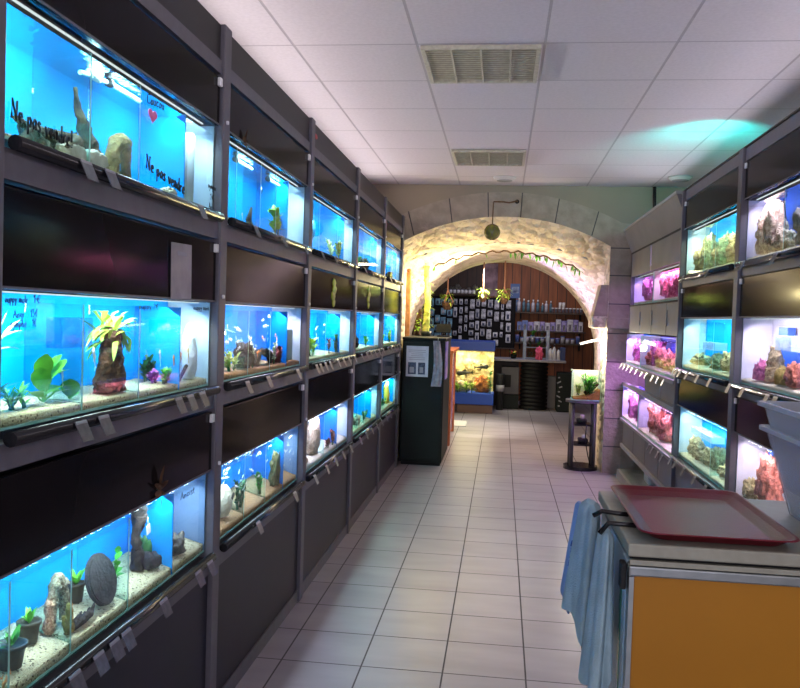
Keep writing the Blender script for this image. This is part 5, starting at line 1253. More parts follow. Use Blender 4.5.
# ------------------------------------------------------------------ stand with small tank by the pier
st = thing('aquarium_stand', 'slim grey stand with two black shelves by the arch jamb', 'stand', (.82, 8.2, 0))
def oval(cx, cy, rx, ry, z0, z1, n=32):
    a = MB(); a.prism([(cx + rx * math.cos(2 * PI * k / n), cy + ry * math.sin(2 * PI * k / n)) for k in range(n)], 2, z0, z1); return a
oval(.815, 8.20, .165, .17, .0, .035).build('base', M['rail'], st)
oval(.815, 8.20, .165, .16, .655, .68).build('top', pm('stand_top', (84, 82, 84), .4), st)
for x in (.715, .925):
    for y in (8.11, 8.30):
        MB().tube([(x, y, .036), (x, y, .654)], .020, 10).build('leg', pm('leg_grey', (70, 68, 70), .4), st)
for z in (.235, .43): MB().box(.74, .90, 8.10, 8.31, z, z + .018).build('shelf', M['rail'], st)
def pump(x, y, z, lab):
    t = thing('air_pump', lab, 'pump', (x, y, z)); MB().bbox(x - .05, x + .05, y - .05, y + .05, z, z + .05, .015).build('body', M['rail'], t)
    MB().lathe([(.02, 0), (.025, .03), (.001, .035)], (x + .01, y, z + .05), 12).build('knob', M['white'], t)
pump(.81, 8.19, .4485, 'black pump with pale knob on the upper shelf of the stand'); pump(.83, 8.2, .2535, 'black pump with coiled lead on the lower shelf of the stand')
a = MB(); a.tube([(.85, 8.08, .45), (.84, 8.075, .3), (.87, 8.07, .15), (.90, 8.08, .05)], .006, 6); tag(a.build('power_cord', M['rail'], origin=(.85, 8.08, .05)), 'black cord hanging down in front of the stand shelves', 'cord')
sk = thing('small_aquarium', 'small planted glass tank on the slim stand', 'aquarium', (.845, 8.2, .681))
MB().box(.705, .975, 8.085, 8.09, .681, .965).build('front_pane', M['glass'], sk)
MB().box(.705, .71, 8.091, 8.32, .687, .965).build('side_pane', M['glass_in'], sk); MB().box(.97, .975, 8.091, 8.32, .687, .965).build('side_pane', M['glass_in'], sk)
MB().box(.711, .969, 8.315, 8.32, .687, .965).build('back_panel', pm('pale_back', (220, 214, 190), .5), sk); MB().box(.705, .975, 8.091, 8.32, .681, .6865).build('base_pane', M['edge'], sk)
MB().box(.700, .705, 8.083, 8.322, .955, .970).build('rim', M['edge'], sk)
a = MB(); n = 14; vs = [(.714 + .252 * i / n, y, .689 + .012 + .09 * (i / n) ** 2) for y in (8.094, 8.312) for i in range(n + 1)]
vs += [(v[0], v[1], .688) for v in vs]; q = 2 * (n + 1)
fs = [(i, i + 1, n + 2 + i, n + 1 + i) for i in range(n)] + [(q + i, q + n + 1 + i, q + n + 2 + i, q + i + 1) for i in range(n)] + [(i, q + i, q + i + 1, i + 1) for i in range(n)] + [(n + 1 + i, n + 2 + i, q + n + 2 + i, q + n + 1 + i) for i in range(n)] + [(0, n + 1, q + n + 1, q), (n, q + n, q + 2 * n + 1, 2 * n + 1)]
a.add(vs, fs); tag(a.build('gravel_bed', gravel_mat('amber_gravel', (196, 136, 62), (150, 96, 44), (80, 50, 30)), origin=(.84, 8.2, .687)), 'amber gravel sloping up inside the small planted tank', 'gravel', kind='stuff')
a = MB(); a.tube([(.83, 8.19, .74), (.90, 8.20, .80), (.955, 8.2, .85)], [.02, .028, .02], 8); tag(a.build('driftwood_root', M['stump'], origin=(.9, 8.2, .74)), 'brown root leaning in the small planted tank', 'driftwood')
bush('leafy_plant', 'bright green grassy plant in the small tank on the stand', (.87, 8.17, .74), .20, .17, M['bgreen'], 170, .085, .011, seed=77, dx=.8)
bush('leafy_plant', 'yellow-green grass at the aisle end of the small tank on the stand', (.765, 8.2, .722), .12, .06, M['yelgreen'], 60, .06, .010, seed=78, dx=.8)
lm = thing('desk_lamp', 'white bar lamp on a bent arm above the small planted tank', 'lamp', (.92, 8.2, .97))
MB().tube([(.985, 8.25, .97), (.985, 8.25, 1.22), (.96, 8.24, 1.27), (.935, 8.22, 1.28)], .007, 7).build('arm', M['white'], lm)
MB().obox((.85, 8.19, 1.255), (.18, .04, .014), (0, -.26, 0)).build('lamp_head', M['white'], lm)
MB().obox((.852, 8.19, 1.244), (.165, .034, .005), (0, -.26, 0)).build('light_bar', emit('white_bar', (255, 246, 225), 6), lm)
# ------------------------------------------------------------------ show aquarium with blue frame
bk = thing('show_aquarium', 'blue-framed aquarium with pale rockwork behind the wooden gate', 'aquarium', (-.46, 12.85, .13))
M['bluelac'] = pm('blue_lacquer', (18, 78, 190), .35)
MB().bbox(-.83, -.085, 12.58, 13.12, .13, .30, .008).build('base_frame', M['bluelac'], bk)
MB().bbox(-.83, -.085, 12.58, 13.12, .955, 1.105, .008).build('hood', M['bluelac'], bk)
MB().box(-.82, -.095, 12.595, 12.601, .301, .954).build('front_pane', M['glass'], bk)
MB().box(-.101, -.095, 12.602, 13.10, .301, .954).build('side_pane', M['glass'], bk); MB().box(-.82, -.814, 12.602, 13.10, .301, .954).build('side_pane', M['glass'], bk)
a = MB(); nx, nz_ = 40, 34; vs = []
for j in range(nz_):
    for i in range(nx):
        x = -.812 + .71 * i / (nx - 1); z = .302 + .65 * j / (nz_ - 1); vs.append((x, 13.06 - .07 * abs(noise.noise(Vector((x * 7, z * 7, 3)))) - .05 * noise.noise(Vector((x * 16, z * 16, 9))) ** 2 * 2, z))
N = len(vs); vs += [(v[0], 13.10, v[2]) for v in vs]
fs = [(j * nx + i, j * nx + i + 1, (j + 1) * nx + i + 1, (j + 1) * nx + i) for j in range(nz_ - 1) for i in range(nx - 1)] + [(N + 0, N + nx - 1, N + nz_ * nx - 1, N + (nz_ - 1) * nx)]
a.add(vs, fs, 0, True); a.build('rock_background', pm('yellow_rock_wall', (222, 204, 142), .9, var=(9, (150, 126, 78)), bump=(30, 1.0)), bk)
t = thing('tank_plinth', 'dark brown plinth under the blue-framed aquarium', 'plinth', (-.40, 12.85, 0)); MB().box(-.64, -.10, 12.62, 13.08, 0, .129).build('board', pm('plinth_brown', (110, 88, 76), .6), t)
rock('orange_rock', 'orange rock on the floor of the blue-framed aquarium', 'rock', (-.27, 12.82, .302), (.12, .07, .16), pm('orange_rock', (206, 120, 52), .85, var=(16, (150, 80, 36)), bump=(30, .8)), 301, .4)
rock('orange_rock', 'low brown rock at the cabinet side of the blue-framed aquarium', 'rock', (-.60, 12.82, .302), (.13, .07, .10), M['coralbrown'], 302, .4)
for j, x in enumerate((-.72, -.64, -.50, -.42, -.14)):
    bush('leafy_plant', ('yellow grassy plant on the floor of the blue-framed aquarium' if j < 4 else 'tall green plant at the right edge of the blue-framed aquarium').replace(' right edge', ' aisle-side edge'), (x, 12.655, .303), .16 if j < 4 else .5, .03, M['yelgreen'] if j < 4 else M['green'], 40, .10 if j < 4 else .08, .016, seed=310 + j, dx=1.0, group='yellow plants in the blue-framed aquarium' if j < 4 else None)
fish(-.28, 12.74, .70, .22, 'dark', 'large dark fish in the upper water of the blue-framed aquarium', None, PI / 2, -.1); fish(-.55, 12.72, .60, .24, 'dark', 'large brown fish lower in the blue-framed aquarium', None, -PI / 2, .1)
area('show_aquarium_lamp', (-.46, 12.82, .94), (.68, .3), 12, (255, 240, 200), (0, 0, 0))
# ------------------------------------------------------------------ counter and drum at the back
M['darkshelf'] = pm('dark_shelf', (62, 44, 38), .5, var=(8, (48, 34, 30)))
M['ctop'] = pm('grey_laminate', (150, 146, 150), .35, var=(20, (136, 132, 136)))
t = thing('back_counter', 'grey counter top resting on the ribbed black drum', 'counter', (.15, 13.6, .775)); a = MB(); a.bbox(-.74, 1.04, 13.28, 13.98, .778, .815, .008); a.build('top', M['ctop'], t)
MB().box(-.70, .31, 13.90, 13.94, 0, .777).build('back_panel', M['darkshelf'], t)
a = MB(); pr = []
for k in range(12):
    z = .064 * k; pr += [(.205, z), (.225, z + .012), (.225, z + .044), (.205, z + .056)]
a.lathe(pr + [(.205, .776)], (.553, 13.55, 0), 32); tag(a.build('ribbed_drum', pm('black_drum', (18, 17, 19), .55, spec=.25), origin=(.553, 13.55, 0)), 'black ribbed drum carrying the back counter', 'drum')
t = thing('grey_appliance', 'grey appliance on the dark low cabinet under the back counter', 'appliance', (.16, 13.6, .23)); MB().bbox(.02, .31, 13.45, 13.85, .232, .68, .01).build('housing', pm('appliance_grey', (82, 82, 88), .5), t); MB().box(.05, .18, 13.443, 13.449, .35, .55).build('window', M['darkgap'], t)
t = thing('low_cabinet', 'black low cabinet under the grey appliance', 'cabinet', (.16, 13.6, 0)); MB().bbox(.0, .315, 13.42, 13.88, 0, .231, .006).build('body', M['cabblack'], t)
t = thing('floor_bin', 'dark patterned bin just behind the blue-framed aquarium', 'bin', (.02, 13.2, 0)); a = MB(); a.lathe([(.055, 0), (.065, .55), (.07, .58), (.06, .58), (.001, .5)], (.01, 13.2, 0), 16); a.build('body', M['darkrock'], t)
a = MB(); a.lathe([(.0662, .30), (.0668, .40)], (.01, 13.2, 0), 16); a.build('band', M['print'], t)
t = thing('storage_box', 'pale grey box standing between drum and black bin', 'box', (.85, 13.9, 0)); MB().bbox(.79, .93, 13.8, 14.0, 0, .53, .006).build('body', pm('box_grey', (128, 128, 132), .6), t)
t = thing('waste_bin', 'black bin with pale markings behind the slim stand', 'bin', (1.03, 13.4, 0)); MB().bbox(.91, 1.18, 13.25, 13.6, 0, .63, .02).build('body', M['cabblack'], t)
a = MB()
for k in range(7): a.obox((.945 + .02 * math.sin(k * 2), 13.247, .1 + k * .075), (.03 + .02 * (k % 3), .003, .02), (0, .5 * math.sin(k), 0))
a.build('markings', M['print'], t)
# things on the counter
t = thing('flower_pot', 'small pot of yellow and red flowers on the back counter', 'plant', (.21, 13.5, .816)); a = MB(); a.lathe([(.04, 0), (.055, .07), (.001, .06)], (.21, 13.5, .816), 12); a.build('pot', M['cabblack'], t)
for q, (mt, sd) in enumerate(((M['fish_yellow'], 1), (M['red'], 2), (M['bgreen'], 3))):
    a = MB(); rr = random.Random(sd)
    for k in range(16): an = rr.uniform(0, 2 * PI); a.leaf((.21, 13.5, .88), (math.cos(an), math.sin(an), rr.uniform(.1, 1.2)), rr.uniform(.05, .1), .04, .4)
    a.build('petals' if q < 2 else 'foliage', mt, t)
t = thing('display_tower', 'clear display rack of small plants on the back counter', 'display', (.57, 13.6, .816))
for x in (.385, .755): MB().box(x - .025, x + .025, 13.52, 13.66, .816, 1.29).build('side_post', M['clear'], t)
for z in (.83, 1.0, 1.17): MB().box(.411, .729, 13.52, 13.66, z, z + .012).build('shelf', M['clear'], t)
for j, (x, z) in enumerate(((.47, .843), (.62, .843), (.47, 1.013), (.60, 1.013), (.68, 1.013), (.52, 1.183), (.66, 1.183))):
    bush('small_plant', 'small grey-green plant in the clear display rack', (x, 13.58, z), .12, .08, M['green'] if j % 2 else M['rock'], 30, .045, .02, 'small plants in the clear display rack', 330 + j, 1.0)
rock('pink_ornament', 'pink coral ornament before the clear display rack', 'ornament', (.62, 13.42, .816), (.055, .05, .12), pm('hotpink', (238, 96, 130), .6), 341, .5, 2.5)
def bottle(x, y, z, r, h, mat, lab, grp, cap='rail'):
    t = thing('bottle', lab, 'bottle', (x, y, z), grp); a = MB(); a.lathe([(r, 0), (r, h * .68), (r * .4, h * .82), (r * .4, h * .86)], (x, y, z), 12); a.build('body', mat, t)
    a = MB(); a.lathe([(r * .45, h * .862), (r * .45, h), (.001, h)], (x, y, z), 10); a.build('cap', M[cap], t)
for x, h in ((.80, .22), (.86, .25), (.93, .2)): bottle(x, 13.5, .816, .03, h, M['white'], 'white bottle at the end of the back counter', 'white bottles on the back counter')
shape('blue_carton', 'dark blue carton on the back counter end', 'box', 1.05, 1.22 - .19 + .0, 13.6, 13.75, .816, 1.02, M['bluelac']) if False else shape('blue_carton', 'dark blue carton at the pier end of the back counter', 'box', .955, 1.035, 13.45, 13.62, .816, 1.02, pm('navy_carton', (36, 58, 110), .5))
# ------------------------------------------------------------------ pegboard and shelves on the back wall
t = thing('pegboard', 'black pegboard covered with hanging blister packs', 'pegboard', (-.55, 14.6, .95)); MB().box(-1.34, .235, 14.60, 14.63, .95, 1.83).build('board', pm('peg_black', (14, 13, 17), .7, spec=.2), t); MB().box(-1.36, .25, 14.595, 14.635, .93, .949).build('frame', M['darkshelf'], t)
pk = [pm('pack_white', (240, 241, 246), .35, var=(22, (150, 156, 172))), pm('pack_grey', (206, 208, 218), .35, var=(22, (90, 96, 112))), pm('pack_blue', (150, 208, 232), .35, var=(18, (50, 100, 134)))]  # last one has the cyan light of the edge packs painted in
rr = random.Random(12); xs = -1.28
while xs < .16:
    w_ = rr.uniform(.045, .085); z = 1.80
    while z > 1.02:
        h_ = rr.uniform(.10, .19)
        if z - h_ < .96: break
        if rr.random() < .86:
            near = xs < -.95
            a = MB(); x0 = xs + rr.uniform(-.008, .008)
            a.bbox(x0, x0 + w_ * (1.15 if near else 1), 14.575, 14.592, z - h_, z - .012, .004); a.obox((x0 + w_ / 2, 14.572, z - h_ * .62), (w_ * .55, .012, h_ * .45), (0, 0, 0), 1); a.tube([(x0 + w_ / 2, 14.6, z - .016), (x0 + w_ / 2, 14.56, z - .012)], .004, 5, 1)
            o = a.build('hanging_blister_pack', [pk[2] if near else rr.choice(pk[:2]), M['printdark'] if rr.random() < .6 else pk[1]], origin=(x0, 14.59, z - h_))
            tag(o, 'white blister pack hanging on the black pegboard' if not near else 'pack with cyan light painted in, hanging at the trunk-side edge of the pegboard', 'pack', 'blister packs on the pegboard' if not near else 'packs with painted cyan light on the pegboard')
        z -= h_ + .03
    xs += w_ + rr.uniform(.028, .05)
def shelf(x0, x1, z, lab):
    t = thing('wall_shelf', lab, 'shelf', ((x0 + x1) / 2, 14.65, z)); MB().box(x0, x1, 14.5, 14.79, z, z + .025).build('board', M['darkshelf'], t)
    for x in (x0 + .08, x1 - .1): MB().box(x, x + .02, 14.62, 14.79, z - .1, z - .001).build('bracket', M['darkgap'], t)
shelf(-1.12, -.38, 1.86, 'brown shelf above the pegboard with white round jars'); shelf(.24, 1.45, 1.57, 'upper dark shelf of bottles on the plank wall'); shelf(.24, 1.45, 1.245, 'middle dark shelf of boxes on the plank wall'); shelf(.24, 1.45, 1.035, 'lower dark shelf of white tubs on the plank wall')
for k in range(7):
    x = -.92 + .068 * k; t = thing('jar', 'white round jar in the row above the pegboard', 'jar', (x, 14.57, 1.886), 'white jars above the pegboard'); a = MB(); a.lathe([(.028, 0), (.03, .05), (.02, .058)], (x, 14.57, 1.886), 14); a.build('body', M['white'], t); a = MB(); a.lathe([(.024, .0585), (.024, .07), (.001, .07)], (x, 14.57, 1.886), 14); a.build('lid', M['print'], t)
rr = random.Random(15)
for k in range(6): rock('driftwood_piece', 'grey driftwood piece lying behind the white jars', 'driftwood', (-1.0 + .1 * k, 14.70, 1.886), (.06, .05, .05 + .02 * (k % 3)), M['rock'], 360 + k, .5, 2.5, 2, 0, 'driftwood behind the white jars')
cols = [pm('pack_' + n_, c_, .4, var=(20, d_)) for n_, c_, d_ in (('lav', (170, 160, 210), (90, 80, 150)), ('whi', (206, 206, 214), (150, 150, 165)), ('teal', (96, 130, 146), (50, 74, 90)), ('blu', (60, 84, 150), (110, 130, 190)), ('dk', (66, 64, 76), (120, 118, 130)))]
x = .29; k = 0
while x < .84:
    w_ = rr.uniform(.028, .04); h_ = .26 - .12 * (x - .29) / .5 + rr.uniform(-.02, .03) if x < .7 else .2
    bottle(x, 14.56, 1.596, w_ * .8, h_, cols[2] if k % 3 else cols[1], 'teal and white bottle on the upper dark shelf', 'bottles on the upper dark shelf', 'white'); x += w_ * 2 + .004; k += 1
x = .87
while x < 1.42:
    t = thing('jar', 'small pale jar at the pier end of the upper dark shelf', 'jar', (x, 14.56, 1.596), 'small jars on the upper dark shelf'); a = MB(); a.lathe([(.026, 0), (.026, .06), (.022, .066)], (x, 14.56, 1.596), 12); a.build('body', cols[4], t); a = MB(); a.lathe([(.026, .0665), (.026, .085), (.001, .085)], (x, 14.56, 1.596), 12); a.build('lid', M['white'], t); x += .062
for x in (1.0, 1.06):
    t = thing('jar', 'white tub stacked high on the small pale jars', 'jar', (x, 14.56, 1.682), 'stacked tubs on the small jars'); a = MB(); a.lathe([(.024, 0), (.026, .09), (.001, .095)], (x, 14.56, 1.682), 12); a.build('body', M['white'], t)
x = .27; k = 0
while x < 1.40:
    w_ = rr.uniform(.07, .10); h_ = rr.uniform(.14, .18) if x < .9 else rr.uniform(.17, .21)
    if not .40 < x < .58 or True:
        mt = cols[3] if x < .42 else cols[k % 2]; t = thing('carton', 'lavender and white carton on the middle dark shelf' if x >= .42 else 'blue carton at the pegboard end of the middle dark shelf', 'box', (x + w_ / 2, 14.57, 1.271), 'cartons on the middle dark shelf' if x >= .42 else 'blue cartons on the middle dark shelf')
        MB().bbox(x, x + w_, 14.53, 14.62, 1.271, 1.271 + h_, .003).build('box', mt, t); MB().box(x + w_ * .25, x + w_ * .75, 14.5265, 14.529, 1.285, 1.271 + h_ * .6).build('print', cols[4], t)
    x += w_ + .008; k += 1
x = .28; k = 0
while x < 1.36:
    w_ = .075; h_ = .09 if k % 3 else .13
    t = thing('tub', 'white tub on the lower dark shelf', 'tub', (x, 14.57, 1.061), 'white tubs on the lower dark shelf'); a = MB(); a.lathe([(.034, 0), (.036, h_ - .02), (.036, h_ - .019)], (x, 14.57, 1.061), 14); a.build('body', cols[1] if k % 4 else cols[3], t); a = MB(); a.lathe([(.038, h_ - .018), (.038, h_), (.001, h_)], (x, 14.57, 1.061), 14); a.build('lid', cols[(k % 2) * 3], t); x += w_ + .012; k += 1
def poster(x0, x1, z0, z1, y, lab, m1, m2, cat='poster'):
    t = thing('poster', lab, cat, ((x0 + x1) / 2, y, z0)); MB().box(x0, x1, y, y + .004, z0, z1).build('sheet', m1, t)
    MB().box(x0 + .02, x1 - .02, y - .002, y - .0005, z0 + (z1 - z0) * .35, z1 - (z1 - z0) * .2).build('picture', m2, t)
poster(.135, .30, 1.83, 2.09, 14.79, 'upper blue poster on the plank wall beside the pegboard', pm('poster_blue', (70, 104, 160), .5), pm('poster_dark', (40, 56, 96), .5, var=(12, (150, 170, 200))))
poster(.135, .30, 1.60, 1.81, 14.79, 'lower blue poster with pale picture beside the pegboard', pm('poster_blue2', (84, 118, 170), .5), pm('poster_pale', (150, 170, 196), .5, var=(12, (60, 80, 120))))
t = thing('wall_panel', 'mottled lilac panel on the back wall between the hanging planters', 'panel', (-.23, 14.79, 1.86)); MB().box(-.36, -.10, 14.785, 14.799, 1.86, 2.44).build('board', pm('lilac_mottle', (168, 140, 150), .7, var=(5, (90, 70, 80))), t)
t = thing('floor_hatch', 'square tile hatch in the floor beside the wooden gate', 'hatch', (-.62, 11.2, 0)); MB().box(-.80, -.44, 10.95, 11.55, .0005, .004).build('lid', pm('hatch_tile', (196, 190, 180), .5), t)
a = MB(); a.box(-.815, -.801, 10.93, 11.57, .0005, .006); a.box(-.439, -.425, 10.93, 11.57, .0005, .006); a.box(-.80, -.44, 10.93, 10.949, .0005, .006); a.box(-.80, -.44, 11.551, 11.57, .0005, .006); a.build('frame', M['alu'], t)
t = thing('cable_hose', 'black hose dropping from ceiling to the grey slanted rack top', 'hose', (1.385, 7.96, 2.3)); a = MB(); a.tube([(1.375, 7.96, 2.725), (1.378, 7.955, 2.6), (1.385, 7.955, 2.45), (1.392, 7.96, 2.30)], .016, 8); a.build('tube', M['rail'], t)
# ------------------------------------------------------------------ front counter with tray, towel and tubs
M['ctr'] = pm('counter_beige', (150, 150, 134), .45, var=(30, (140, 140, 125)))
M['ctrside'] = pm('counter_side', (150, 176, 190), .35, var=(8, (136, 162, 178)))
M['yellow'] = pm('yellow_panel', (164, 110, 20), .5, spec=.3, var=(1.5, (152, 100, 17)))
ct = thing('display_counter', 'beige-topped counter with yellow front panel carrying the maroon tray', 'counter', (.7, 2.25, 0))
MB().bbox(.312, 1.105, 1.955, 2.56, .889, .92, .004).build('worktop', M['ctr'], ct)
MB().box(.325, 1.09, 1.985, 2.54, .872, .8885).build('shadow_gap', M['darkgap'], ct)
MB().box(.318, 1.10, 1.962, 1.975, .868, .880).build('edge_strip', M['ctr'], ct)
MB().bbox(.316, 1.10, 1.958, 2.0, .842, .866, .004).build('front_trim', M['alu'], ct)
MB().bbox(.330, 1.10, 1.972, 1.998, .06, .840, .003).build('front_panel', M['yellow'], ct)
MB().bbox(.316, .345, 2.002, 2.055, 0, .870, .003).build('corner_post', M['ctrside'], ct)
MB().box(.318, .329, 1.962, 2.0, 0, .840).build('front_edge', M['alu'], ct)
MB().box(.320, .335, 2.056, 2.53, .03, .870).build('side_panel', M['ctrside'], ct)
MB().box(.3155, .3195, 2.06, 2.085, .05, .84).build('glass_edge', pm('green_glass_edge', (30, 110, 92), .2), ct)
MB().box(.34, 1.10, 2.52, 2.545, 0, .870).build('back_panel', M['ctrside'], ct)
MB().box(1.085, 1.10, 2.0, 2.515, 0, .870).build('side_panel', M['ctrside'], ct)
MB().box(.345, 1.08, 2.01, 2.51, 0, .055).build('plinth', M['darkgap'], ct)
h = MB(); h.bbox(.3015, .3155, 1.985, 2.02, .80, .865, .004); h.build('hook', M['darkgap'], ct)
# tray
m_tray = pm('maroon_tray', (104, 18, 28), .33, spec=.2, var=(2.0, (108, 26, 38)), bump=(160, .05))
tr = MB(); x0, x1, y0, y1, z = .345, .70, 1.965, 2.53, .922
def rr_poly(x0, x1, y0, y1, r, n=6):
    P = []
    for cx, cy, a0 in ((x1 - r, y1 - r, 0), (x0 + r, y1 - r, PI / 2), (x0 + r, y0 + r, PI), (x1 - r, y0 + r, 1.5 * PI)):
        for k in range(n + 1): P.append((cx + r * math.cos(a0 + PI / 2 * k / n), cy + r * math.sin(a0 + PI / 2 * k / n)))
    return P
rings = [(0.036, 0, .0), (.030, .002, .03), (.002, .024, .04), (-.004, .025, .042), (-.006, .022, .042), (.004, .020, .038), (.034, .005, .032), (.040, .004, .03)]
vs = []; npt = 28
for ins, dz, r in [(.036, 0, .03)] + rings[1:]:
    vs += [(px, py, z + dz) for px, py in rr_poly(x0 + ins, x1 - ins, y0 + ins, y1 - ins, max(.008, r))]
nr = len(vs) // npt
fs = [(j * npt + i, j * npt + (i + 1) % npt, (j + 1) * npt + (i + 1) % npt, (j + 1) * npt + i) for j in range(nr - 1) for i in range(npt)]
tr.add(vs, fs, 0, True); tr.add(vs[:npt], [tuple(reversed(range(npt)))]); tr.add(vs[-npt:], [tuple(range(npt))])
tag(tr.build('serving_tray', m_tray, origin=((x0 + x1) / 2, (y0 + y1) / 2, z)), 'maroon rectangular serving tray lying on the beige counter top', 'tray')
# towel: two draped lobes on the aisle side of the counter
tw = thing('towel', 'grey-blue towel hanging over the aisle side of the counter', 'towel', (.28, 2.25, .5))
m_tow = pm('towel_cloth', (154, 180, 188), .95, var=(14, (138, 164, 174)), bump=(260, .35)); m_towb = pm('towel_blue', (132, 166, 214), .95, var=(14, (120, 152, 200)), bump=(260, .35))
def bunch(name, mat, top, bot, ht, hb, seed, lobes=5, tip=.05):
    """gathered cloth: wavy closed cross-section lofted from the hanging point down to an uneven hem"""
    nu, nv = 56, 28; vs = []
    for j in range(nv + 1):
        v = j / nv; c = Vector(top).lerp(Vector(bot), v); hx = ht[0] + (hb[0] - ht[0]) * v ** .7; hy = ht[1] + (hb[1] - ht[1]) * v ** .7
        if j == 0: hx *= .45; hy *= .6
        for i in range(nu):
            a = 2 * PI * i / nu; w_ = 1 + (.10 + .16 * v) * math.sin(lobes * a + seed + v * 1.2) + .05 * math.sin((lobes * 2 + 1) * a - seed)
            x = c.x + hx * w_ * math.cos(a); y = c.y + hy * w_ * math.sin(a); z = c.z - (tip * v * (math.cos(a + seed) * .5 + .25 * math.sin(3 * a)) if v > .3 else 0)
            vs.append((min(x, .2995), y, z))
    fs = [(j * nu + i, j * nu + (i + 1) % nu, (j + 1) * nu + (i + 1) % nu, (j + 1) * nu + i) for j in range(nv) for i in range(nu)]
    m = MB(); m.add(vs, fs, 0, True); m.add(vs[:nu], [tuple(range(nu))], 0, True); m.add(vs[-nu:], [tuple(reversed(range(nu)))], 0, True)
    return m.build(name, mat, tw)
bunch('far_fold', m_tow, (.272, 2.40, .918), (.256, 2.40, .585), (.026, .07), (.042, .115), 1.0, 4, .06)
bunch('near_fold', m_tow, (.284, 2.13, .905), (.268, 2.10, .54), (.018, .05), (.034, .085), 2.4, 4, .07)
bunch('blue_border', m_towb, (.250, 2.49, .895), (.222, 2.48, .60), (.010, .035), (.018, .07), .3, 3, .04)
lt = MB(); write(lt, 'LINE', (.224, 2.405, .80), (-.09, .0, -1), (.9, .12, -.1), .030, .003, 1.15, 0); lt.build('lettering', pm('letter_blue', (52, 84, 150), .9), tw)
st_ = MB(); st_.tube([(.262, 2.30, .60), (.268, 2.315, .575), (.272, 2.325, .56)], .010, 5); st_.build('loop', m_tow, tw)
def strap(pts, lab):
    a = MB(); a.tube(pts, .0065, 7); tag(a.build('strap', M['rail'], origin=pts[0]), lab, 'strap')
strap([(.35, 2.215, .929), (.315, 2.225, .929), (.285, 2.235, .930), (.262, 2.24, .915)], 'black strap farther from the viewer, running from tray to towel')
strap([(.352, 2.10, .929), (.315, 2.105, .929), (.285, 2.11, .928), (.265, 2.115, .90)], 'black strap nearer the viewer, running from tray to towel')
a = MB(); a.tube([(.262, 2.24, .60), (.258, 2.235, .55), (.262, 2.22, .47)], [.01, .012, .004], 7); a.tube([(.262, 2.24, .60), (.255, 2.25, .55), (.26, 2.255, .46)], [.008, .010, .004], 7)
tag(a.build('hanging_strap', M['darkgap'], origin=(.26, 2.24, .46)), 'black forked strap end hanging below the towel folds', 'strap')
# clear tubs
def tub(cx, cy, z0, lab, wb, wt, hgt, lean=0):
    t = thing('plastic_tub', lab, 'tub', (cx, cy, z0)); n = 24; vs = []
    prof = [(wb, 0), (wb * .5 + wt * .5, hgt * .5), (wt, hgt), (wt + .012, hgt), (wt + .012, hgt - .012), (wt + .006, hgt - .012)]
    for w_, z_ in prof:
        vs += [(px + lean * z_, py, z0 + z_) for px, py in rr_poly(cx - w_, cx + w_, cy - w_ * 1.15, cy + w_ * 1.15, .02, 5)]
    inn = [(wt - .004, hgt), (wb - .004, .004)]
    for w_, z_ in inn: vs += [(px + lean * z_, py, z0 + z_) for px, py in rr_poly(cx - w_, cx + w_, cy - w_ * 1.15, cy + w_ * 1.15, .02, 5)]
    q = 24; R_ = len(vs) // q; order = [0, 1, 2]
    b = MB(); b.add(vs, [(j * q + i, j * q + (i + 1) % q, (j + 1) * q + (i + 1) % q, (j + 1) * q + i) for j in (0, 1) for i in range(q)] + [tuple(reversed(range(q)))] + [(6 * q + i, 6 * q + (i + 1) % q, 7 * q + (i + 1) % q, 7 * q + i) for i in range(q)] + [tuple(7 * q + i for i in range(q))], 0); b.build('body', M['tubplastic'], t)
    b = MB(); b.add(vs, [(j * q + i, j * q + (i + 1) % q, (j + 1) * q + (i + 1) % q, (j + 1) * q + i) for j in (2, 3, 4) for i in range(q)], 0); b.build('rim', M['tubrim'], t)
M['tubplastic'] = tint_plastic('tub_plastic', (206, 208, 212), .34); M['tubrim'] = tint_plastic('tub_rim', (212, 214, 218), .5)
tub(.92, 2.25, .922, 'clear grey tub at the bottom of the nested stack on the counter', .115, .170, .235)
tub(.92, 2.25, .990, 'clear grey tub nested on top of the stack on the counter', .122, .176, .235)
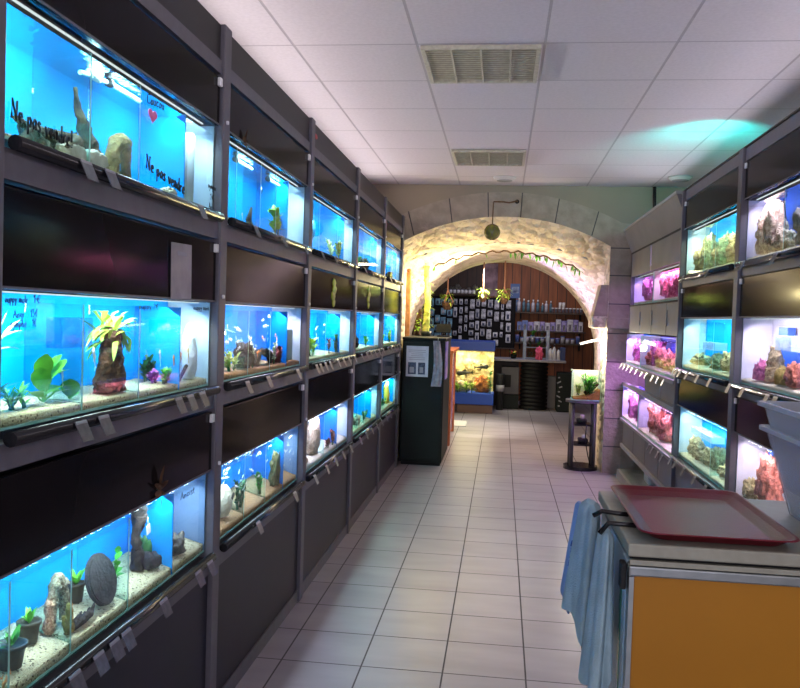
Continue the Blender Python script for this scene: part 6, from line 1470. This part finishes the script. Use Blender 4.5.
# ------------------------------------------------------------------ light
w = bpy.data.worlds.new('world'); sc.world = w; w.use_nodes = True
w.node_tree.nodes['Background'].inputs[0].default_value = (.75, .82, 1, 1); w.node_tree.nodes['Background'].inputs[1].default_value = .5
area('shop_window_daylight', (.1, -2.4, 1.6), (2.9, 1.8), 60, (238, 232, 250), (PI / 2 + .25, 0, 0))
def strip(x, y0, y1, z, tgt, power, col):  # unseen strips added above the racks to brighten the ceiling, no fixtures
    d = Vector(tgt) - Vector((x, 0, z)); d.y = 0
    o = area('added_ceiling_fill', (x, (y0 + y1) / 2, z), (y1 - y0, .08), power, col, (0, 0, 0), math.radians(120))
    zc = -d.normalized(); xc = Vector((0, 1, 0)); yc = zc.cross(xc)
    m = Matrix.Identity(4)
    for k in range(3): m[k][0] = xc[k]; m[k][1] = yc[k]; m[k][2] = zc[k]; m[k][3] = o.location[k]
    o.matrix_world = m
strip(-1.46, .2, 7.6, 2.45, (.5, 0, 2.90), 25, (255, 243, 244))
strip(1.62, .2, 7.6, 2.40, (-.3, 0, 2.90), 14, (252, 243, 255))
area('vault_ceiling_light', (0, 9.7, 2.05), (.9, .5), 20, (255, 230, 196), (0, 0, 0))
spot('vault_corner_lamp', (.10, 9.3, 1.95), (-1.1, 9.0, 1.75), 170, (255, 240, 206), 95, .8, .06)
point('trunk_lamp', (-.72, 8.42, 1.78), 9, (255, 236, 170), .04)
spot('vault_lilac_fill', (-.35, 9.6, 1.55), (1.1, 9.3, 1.75), 90, (206, 180, 255), 90, .8, .06)  # added lilac spot that tints the vault wall, no fixture
area('arch_wash', (0, 8.5, 1.7), (1.2, .1), 8, (255, 226, 178), (PI * .78, 0, 0))
area('back_room_light', (.2, 13.3, 2.75), (1.6, .5), 17, (226, 226, 255), (0, 0, 0))
spot('floor_accent_lamp', (-.2, 10.6, 2.1), (-.25, 10.9, 0), 300, (255, 246, 226), 60, .9, .1)
point('bar_lamp_glow', (.90, 8.17, 1.21), 16, (255, 240, 214), .03)
spot('plank_wall_fill', (.9, 12.0, 2.6), (.75, 14.8, 2.1), 24, (255, 214, 170), 70, .9, .1)  # unseen warm spot added to brighten the orange planks
sc.view_settings.view_transform = 'Standard'; sc.view_settings.look = 'None'; sc.view_settings.gamma = 1; sc.view_settings.exposure = 0.45
sc.view_settings.use_curve_mapping = False
sc.cycles.max_bounces = 8; sc.cycles.transparent_max_bounces = 32; sc.cycles.diffuse_bounces = 4; sc.cycles.sample_clamp_indirect = 6
for o in bpy.data.objects:
    if '_w' in o: del o['_w']
